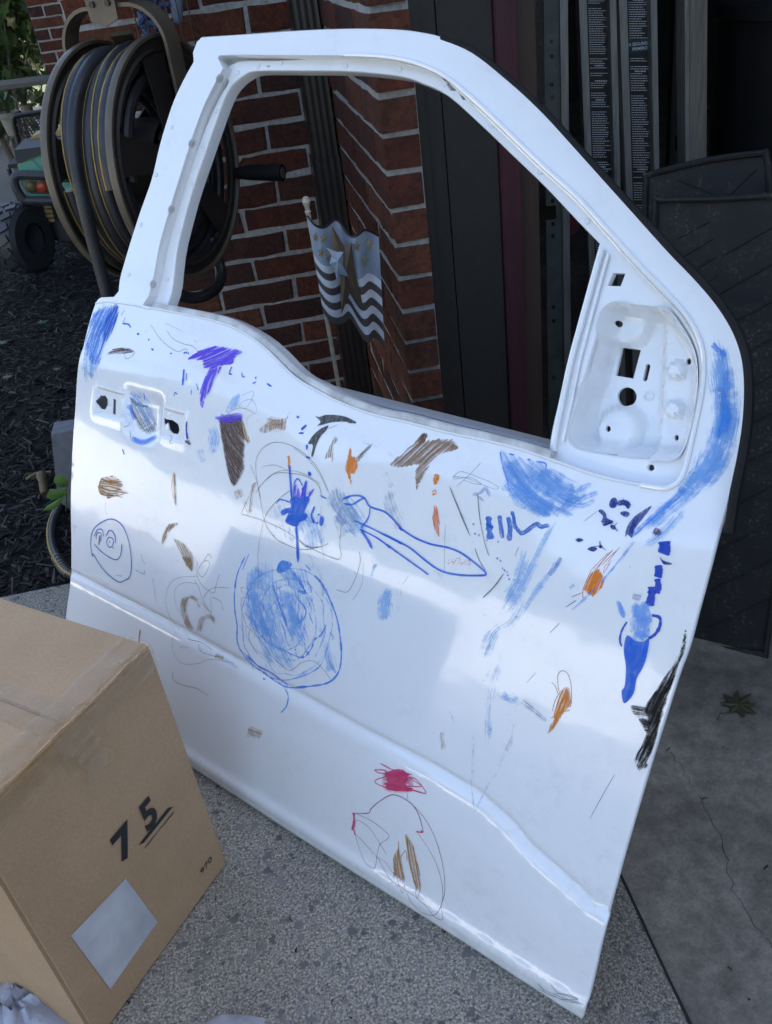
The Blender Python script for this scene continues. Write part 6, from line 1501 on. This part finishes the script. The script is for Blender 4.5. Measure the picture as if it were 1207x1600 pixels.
for poly in ([(372, 195), (385, 160), (410, 150), (425, 175), (415, 210), (385, 215)], [(420, 190), (440, 165), (490, 170), (508, 200), (490, 222), (470, 200), (440, 200)], [(305, 235), (325, 225), (352, 250), (360, 280), (400, 300), (370, 320), (335, 328), (325, 295), (335, 270)], [(378, 330), (400, 322), (415, 340), (395, 352)], [(442, 245), (470, 235), (500, 248), (485, 272), (455, 262)], [(160, 415), (185, 405), (212, 418), (180, 430)], [(236, 475), (265, 458), (298, 470), (275, 490)], [(305, 455), (318, 445), (332, 460), (316, 470)]):
    d.fill(cE(poly), 1.0)
for (x, y) in ((470, 185), (400, 335), (360, 300), (318, 458)):
    for k in range(4): a = random.uniform(0, 6.28); d.stroke(cE([(x, y), (x + 48 * math.cos(a), y + 40 * math.sin(a))]), .8, taper=.9)
d.build('marker_drawing', BLUEN, 'cluster of dark navy paint splats')
d = Draw().stroke(cE([(718, 425), (722, 470), (712, 505)]), 14, taper=.2, wob=.1).stroke(cE([(680, 575), (685, 610), (678, 652)]), 9.5, taper=.2).stroke(cE([(674, 660), (682, 705), (672, 752)]), 7, taper=.3).stroke(cE([(636, 710), (640, 760), (625, 830)]), 9.5, taper=.3)
d.stroke(cE([(640, 890), (690, 905), (690, 960), (660, 1010), (620, 1035)]), 3.6).stroke(cE([(485, 930), (450, 990), (440, 1050), (452, 1085)]), 2.2)
d.build('marker_drawing', ink('royal', (.004, .055, .46), .95, .25), 'chain of thick royal blue dabs near the hinge edge')
Draw().fill(cE([(690, 522), (712, 545), (768, 565), (745, 573), (712, 566)])).build('marker_drawing', BLUEN)
d = Draw().fill(cE([(650, 360), (665, 340), (690, 350), (700, 378), (680, 385), (655, 380)]), .9)
for k in range(8): a = -.6 + k * .5; d.stroke(cE([(672, 365), (672 + 36 * math.cos(a), 365 + 34 * math.sin(a))]), 1.0, taper=.9)
d.build('marker_drawing', ink('mauve', (.14, .07, .20), .85, .4))
d = Draw().fill(cG([(962, 450), (1010, 480), (1060, 490), (1100, 470), (1090, 560), (1062, 650), (1022, 720), (1003, 815), (945, 875), (928, 800), (948, 765), (955, 650), (942, 540)]), 1.0); d.build('marker_drawing', ink('bottle_blue', (.003, .12, .62), .93, .28), 'solid blue carrot-shaped marker figure')
Draw().smear(cG([(1040, 230), (1050, 350), (1035, 500)]), [17, 22, 15], 1.0, edge=.5).smear(cG([(900, 220), (930, 300), (950, 350)]), [6, 9, 4], 1.0).build('paint_smear', wipe('chalk_blue', (.14, .34, .85), .9, 5, 90))
Draw().smear(cG([(990, 200), (1060, 215)]), [10, 10], 1).build('paint_smear', GSM)
d = Draw().hatch(cE([(215, 735), (230, 680), (262, 620), (300, 600), (340, 650), (330, 710), (270, 770)]), 112, 1.8, 1.5); d.build('marker_drawing', ORG, 'orange and rust scribble near the hinge edge')
d = Draw().hatch(cE([(255, 610), (290, 560), (360, 490), (445, 460), (380, 540), (310, 600)]), 130, 2.6, .6).stroke(cE([(207, 785), (210, 720), (262, 600)]), .9).stroke(cE([(385, 545), (345, 615), (335, 620), (350, 575), (378, 568)]), .7); d.build('marker_drawing', RED)
Draw().stroke(cE([(135, 775), (210, 745)]), .9).stroke(cE([(100, 838), (165, 798)]), .8).stroke(cE([(210, 300), (300, 235)]), .6).stroke(cE([(20, 250), (110, 175), (180, 145)]), .9).stroke(cE([(130, 200), (190, 150)]), .6).stroke(cE([(0, 1000), (60, 940)]), .5).build('pen_line', DPEN)
# --- crop G
d = Draw().hatch(cG([(460, 1062), (500, 985), (520, 880), (552, 790), (600, 778), (612, 880), (560, 940), (500, 1040)]), 108, 2.2, .9).hatch(cG([(470, 1060), (530, 920), (580, 790), (600, 850), (520, 1010)]), 118, 2.4, .9).stroke(cG([(485, 968), (560, 930), (605, 918)]), 1); d.build('marker_drawing', ink('amber', (.80, .26, .02), .92, .35), 'amber scribble low on the panel')
Draw().stroke(cG([(490, 742), (515, 770), (530, 815)]), .9).stroke(cG([(535, 800), (528, 710), (552, 672), (590, 690), (612, 760), (615, 860), (605, 900)]), .8).stroke(cG([(495, 925), (512, 860), (545, 800)]), .8).build('pen_line', ink('sepia', (.34, .12, .03), .85, .3))
Draw().stroke(cG([(885, 1320), (820, 1430), (730, 1595)]), .55).stroke(cG([(395, 680), (335, 745)]), .5).stroke(cG([(190, 65), (125, 150), (60, 215)]), .9).stroke(cG([(540, 375), (480, 435)]), .6).stroke(cG([(640, 232), (580, 275)]), .7).build('pen_line', DPEN)
blk = cI([(852, 185), (838, 250), (822, 310), (780, 370), (738, 425), (702, 478), (712, 505), (718, 545), (702, 600), (672, 655), (688, 694), (742, 668), (768, 590), (790, 500), (822, 395), (850, 270)])
Draw().smear(cI([(842, 240), (800, 370), (755, 470), (735, 580), (705, 680)]), [7, 14, 22, 18, 10], 1.0, edge=.7).build('tyre_scuff', wipe('black', (.02, .019, .018), .9, 2.0, 260))
d = Draw().hatch(blk, 118, 2.2, 1.8, op=.8, curve=.06, under=.12).hatch(blk, 124, 3.6, 2.2, op=.65, under=0).hatch(cI([(655, 462), (720, 470), (712, 500), (668, 498)]), 8, 2.0, 1.1).hatch(cI([(680, 505), (730, 520), (712, 560)]), 20, 2, 1.8); d.build('tyre_scuff', BLK, 'black rubbed scuff on the hinge edge')
# --- crop F
d = Draw().stroke(cF([(182, 515), (170, 430), (190, 345), (262, 292), (318, 288), (372, 332), (410, 430), (425, 560), (415, 640), (385, 665), (342, 676), (270, 622), (222, 562), (195, 515), (173, 500)]), 2.0, wob=.06).stroke(cF([(193, 392), (212, 350), (242, 352), (252, 392)]), 1.9).stroke(cF([(205, 412), (210, 372), (236, 376), (232, 425)]), 1.6).stroke(cF([(265, 392), (290, 354), (320, 382), (326, 432)]), 2.0).stroke(cF([(268, 430), (285, 398), (312, 412), (306, 452), (285, 458), (268, 430)]), 1.8).stroke(cF([(193, 440), (242, 492), (322, 538), (356, 512), (366, 440)]), 1.9).dots(cF([(290, 428)]), 2).stroke(cF([(178, 500), (182, 522)]), 2).stroke(cF([(330, 635), (368, 640)]), 1.5, op=.5)
d.build('marker_drawing', ink('face_blue', (.004, .11, .42), .93, .2), 'blue smiling face drawn in marker')
Draw().stroke(cF([(228, 385), (222, 445)]), 4.2).stroke(cF([(300, 455), (318, 468)]), 1.5).build('marker_drawing', PEN)
d = Draw().hatch(cF([(218, 92), (236, 28), (300, 14), (340, 30), (372, 65), (362, 100), (412, 120), (330, 128), (280, 158), (268, 140), (232, 130)]), 10, 2.2, 1.7, curve=.14).stroke(cF([(240, 30), (222, 90), (240, 132)]), 3).stroke(cF([(275, 155), (330, 140), (370, 150)]), 1.4); d.build('marker_drawing', OCH, 'ochre brown scribble near the rear edge')
d = Draw().hatch(cF([(683, 0), (702, 0), (700, 100), (708, 195), (692, 180), (686, 90)]), 88, 1.3, .9).hatch(cF([(612, 430), (625, 370), (660, 315), (725, 308), (690, 335), (650, 370), (630, 435)]), 120, 1.6, 1.2).hatch(cF([(688, 408), (760, 440), (812, 520), (806, 610), (770, 575), (735, 500)]), 62, 2.4, .8).stroke(cF([(265, 180), (262, 220), (272, 255)]), .8, op=.6); d.hatch(cF([(740, 520), (800, 530), (808, 612), (775, 580)]), 55, 1.6, 1.2); d.build('marker_drawing', ink('umber', (.38, .19, .06), .85, .4))
d = Draw().stroke(cF([(840, 545), (838, 640), (880, 710), (940, 745), (955, 700), (975, 630)]), .75).stroke(cF([(835, 600), (870, 645), (912, 580), (905, 545), (870, 555), (845, 600)]), .8).stroke(cF([(880, 545), (908, 503), (930, 530)]), .8).stroke(cF([(870, 785), (930, 715), (1045, 714)]), .7).stroke(cF([(840, 640), (720, 650), (660, 700), (640, 800), (670, 900), (730, 975)]), .55).stroke(cF([(835, 690), (760, 680), (700, 720), (702, 800), (740, 900)]), .5).stroke(cF([(820, 660), (850, 720), (870, 785), (930, 880)]), .7).stroke(cF([(925, 770), (985, 800), (1000, 855)]), .8).stroke(cF([(920, 770), (928, 870)]), .6).stroke(cF([(700, 985), (680, 1060), (700, 1140), (750, 1188), (850, 1185), (920, 1160), (1070, 1185)]), .55).stroke(cF([(780, 1030), (800, 1040), (860, 1055), (930, 1100)]), .9).stroke(cF([(845, 1060), (860, 1110), (960, 1145)]), .8).stroke(cF([(685, 1240), (690, 1290), (760, 1325), (830, 1340), (905, 1385)]), .9).stroke(cF([(488, 500), (495, 540), (515, 568)]), .7).stroke(cF([(450, 600), (480, 618), (510, 625), (505, 600)]), 1).stroke(cF([(560, 655), (570, 730), (582, 800)]), .6)
d.build('pen_line', PEN, None, True)
Draw().smear(cF([(790, 750), (750, 820), (770, 920), (820, 990)]), [6, 9, 9, 6], 1.0).smear(cF([(850, 1010), (860, 920), (920, 890), (955, 950)]), [7, 8, 8, 6], .8).smear(cF([(780, 760), (830, 790), (860, 850)]), [5, 6, 4], .9).smear(cF([(940, 1140), (1010, 1150)]), [6, 5], 1.0).build('paint_smear', WSC)
Draw().stroke(cF([(480, 975), (474, 1010), (470, 1062)]), 5.0, op=.85).build('marker_drawing', ink('coral', (.62, .10, .09), .8, .4))
Draw().smear([(385, 1140), (412, 1150)], [12, 14], .9).smear([(690, 1140), (694, 1175)], [9, 8], .7).build('paint_smear', TSM)
Draw().smear([(260, 1010), (330, 1020), (380, 1050)], [10, 14, 8], .5).smear([(200, 1010), (250, 1040)], [8, 8], .3).build('paint_smear', WASH)
# --- crop H
d = Draw().fill(cH([(330, 238), (400, 208), (455, 218), (475, 270), (460, 300), (490, 345), (400, 345), (340, 332), (345, 280)]), .95, .15).stroke(cH([(302, 172), (390, 216), (500, 242)]), 2.0).stroke(cH([(264, 212), (330, 215), (345, 235), (290, 230), (264, 212)]), 2.0).stroke(cH([(345, 255), (290, 268), (268, 292), (330, 322)]), 1.6).stroke(cH([(465, 258), (520, 268), (560, 310), (586, 360), (500, 340)]), 1.5).stroke(cH([(470, 255), (560, 315), (480, 312)]), 1.5).stroke(cH([(480, 330), (545, 350), (582, 362)]), 1.8).hatch(cH([(330, 225), (480, 230), (500, 350), (330, 340)]), 15, 3, 1.6)
d.build('marker_drawing', PINK, 'pink flower-like scribble low on the door')
d = Draw(); d.stroke(cH([(132, 482), (138, 540), (122, 590)]), 4.0).stroke(cH([(140, 485), (130, 560), (142, 625)]), 2.0).stroke(cH([(528, 600), (568, 606), (556, 592)]), 2.4); d.build('marker_drawing', PINK)
d = Draw().stroke(cH([(140, 485), (225, 484), (245, 455), (300, 408), (370, 370), (430, 382), (500, 428), (545, 500), (572, 602)]), 1.3).stroke(cH([(530, 600), (600, 700), (660, 820), (692, 950), (685, 1060), (640, 1125), (560, 1110), (500, 1050), (462, 970)]), .7).stroke(cH([(495, 420), (590, 530), (660, 680), (700, 850), (706, 980), (684, 1070), (695, 1152), (640, 1130), (580, 1060), (450, 960), (380, 915), (320, 830), (280, 760), (150, 620)]), .75).stroke(cH([(150, 488), (240, 530), (320, 588), (356, 635), (300, 680), (280, 750), (264, 830), (200, 780), (152, 650), (142, 560), (160, 530), (230, 575), (290, 660), (340, 745)]), .7).stroke(cH([(285, 760), (340, 800), (392, 880)]), .5).stroke(cH([(400, 880), (440, 985), (456, 930)]), .6).stroke(cH([(475, 400), (470, 360)]), .8); d.build('pen_line', PLUM, 'thin plum outline loops below the pink scribble')
d = Draw().hatch(cH([(382, 770), (412, 700), (416, 648), (426, 730), (440, 790), (456, 905), (446, 915), (400, 880), (385, 880)]), 80, 1.7, 1.3).hatch(cH([(458, 620), (470, 625), (510, 690), (545, 850), (556, 975), (540, 965), (522, 960), (490, 820), (468, 700)]), 80, 1.6, 1.5).stroke(cH([(520, 965), (535, 1022), (550, 970)]), .8).stroke(cH([(430, 760), (462, 720), (468, 790)]), 1.2); d.build('marker_drawing', ink('caramel', (.46, .23, .07), .88, .35), 'caramel brown strokes low on the door')
d = Draw().stroke(cI([(320, 1452), (345, 1480), (400, 1500), (460, 1522), (486, 1530)]), .7).stroke(cI([(322, 1472), (360, 1495), (420, 1515), (470, 1526)]), .7).stroke(cI([(370, 1460), (395, 1488), (440, 1502), (468, 1510)]), .7).stroke(cI([(330, 1460), (350, 1490), (385, 1502)]), .6).stroke(cI([(380, 1490), (430, 1494), (465, 1512), (400, 1510)]), .6); d.build('pen_line', DPEN, 'dark pen scribble at the bottom front corner')
Draw().smear(cD([(760, 230), (850, 380), (960, 500), (1090, 560)]), [18, 36, 38, 18], 1.0).smear(cD([(900, 290), (1050, 380), (1230, 470)]), [20, 32, 20], 1.0).build('paint_smear', LBLUE)
Draw().smear([(1116, 530), (1128, 600), (1130, 670), (1105, 730), (1062, 775)], [22, 34, 36, 32, 24], 1.0).smear([(1150, 590), (1148, 660), (1130, 720), (1090, 775)], [12, 16, 18, 12], 1.0).smear([(1075, 790), (1040, 830), (1000, 860)], [14, 14, 8], .8).build('paint_smear', LBLUE)
Draw().smear([(1112, 535), (1136, 560)], [8, 10], 1).smear([(1125, 600), (1135, 650), (1120, 690)], [12, 14, 8], 1).build('paint_smear', MWIPE)
Draw().smear(cC([(240, 150), (230, 420), (330, 700)]), [18, 24, 20], 1.0).smear(cC([(430, 300), (470, 520), (560, 700)]), [16, 22, 14], 1.0).smear(cC([(400, 150), (460, 230), (520, 330)]), [16, 20, 12], 1.0).smear(cC([(660, 300), (740, 480)]), [8, 8], .7).build('paint_smear', LBLUE)
Draw().smear(cD([(900, 780), (840, 960), (760, 1150)]), [9, 12, 14], .9).smear(cG([(200, 480), (130, 700), (100, 900), (90, 1200)]), [10, 16, 14, 8], .55).smear(cG([(300, 830), (220, 860), (180, 800)]), [12, 16, 10], .8).build('paint_smear', WASH)
Draw().smear([(130, 580), (150, 590)], [8, 6], .8).smear([(560, 690), (600, 700), (640, 740)], [10, 12, 8], .45).smear([(150, 770), (190, 790)], [8, 8], .3).smear([(660, 880), (700, 905)], [8, 8], .5).smear([(480, 860), (500, 900), (505, 940)], [10, 12, 10], .6).build('paint_smear', GSM)
Draw().smear(cB([(340, 60), (420, 80), (470, 60)]), [10, 14, 10], .9).smear(cF([(700, 600 - 50), (740, 560)]), [6, 5], .6).smear(cF([(820, 760), (880, 830), (930, 900)]), [6, 8, 6], .6).smear([(690, 690), (720, 700)], [8, 6], .7).build('paint_smear', TSM)
d = Draw()
for k, (rx, ry) in enumerate(((290, 360), (250, 330), (215, 285), (170, 235), (120, 170), (80, 120))):
    a0 = random.uniform(0, 6.28); n_ = 16; arc = random.uniform(3.6, 5.6)
    d.stroke(cC([(445 + 20 * math.sin(k) + rx * math.cos(a0 + arc * i / n_) * (1 + random.gauss(0, .035)), 540 + ry * math.sin(a0 + arc * i / n_) * (1 + random.gauss(0, .035))) for i in range(n_ + 1)]), random.uniform(1.4, 2.8), op=random.uniform(.45, .8), wob=.45, per=4)
d.build('marker_drawing', ink('swirl_blue', (.03, .26, .88), .8, .65), None, True)
# random specks and faint marks
d = Draw()
for k in range(150):
    x, y = random.uniform(130, 1000), random.uniform(560, 1350)
    if inside(SIL, (x, y)) and y > 520 + (x - 130) * .36:
        a = random.uniform(0, 6.28); l = random.uniform(.8, 5); d.stroke([(x, y), (x + l * math.cos(a), y + l * math.sin(a))], random.uniform(.3, .9), op=random.uniform(.2, .7))
o = d.build('dirt_speck', DPEN); o['kind'] = 'stuff'
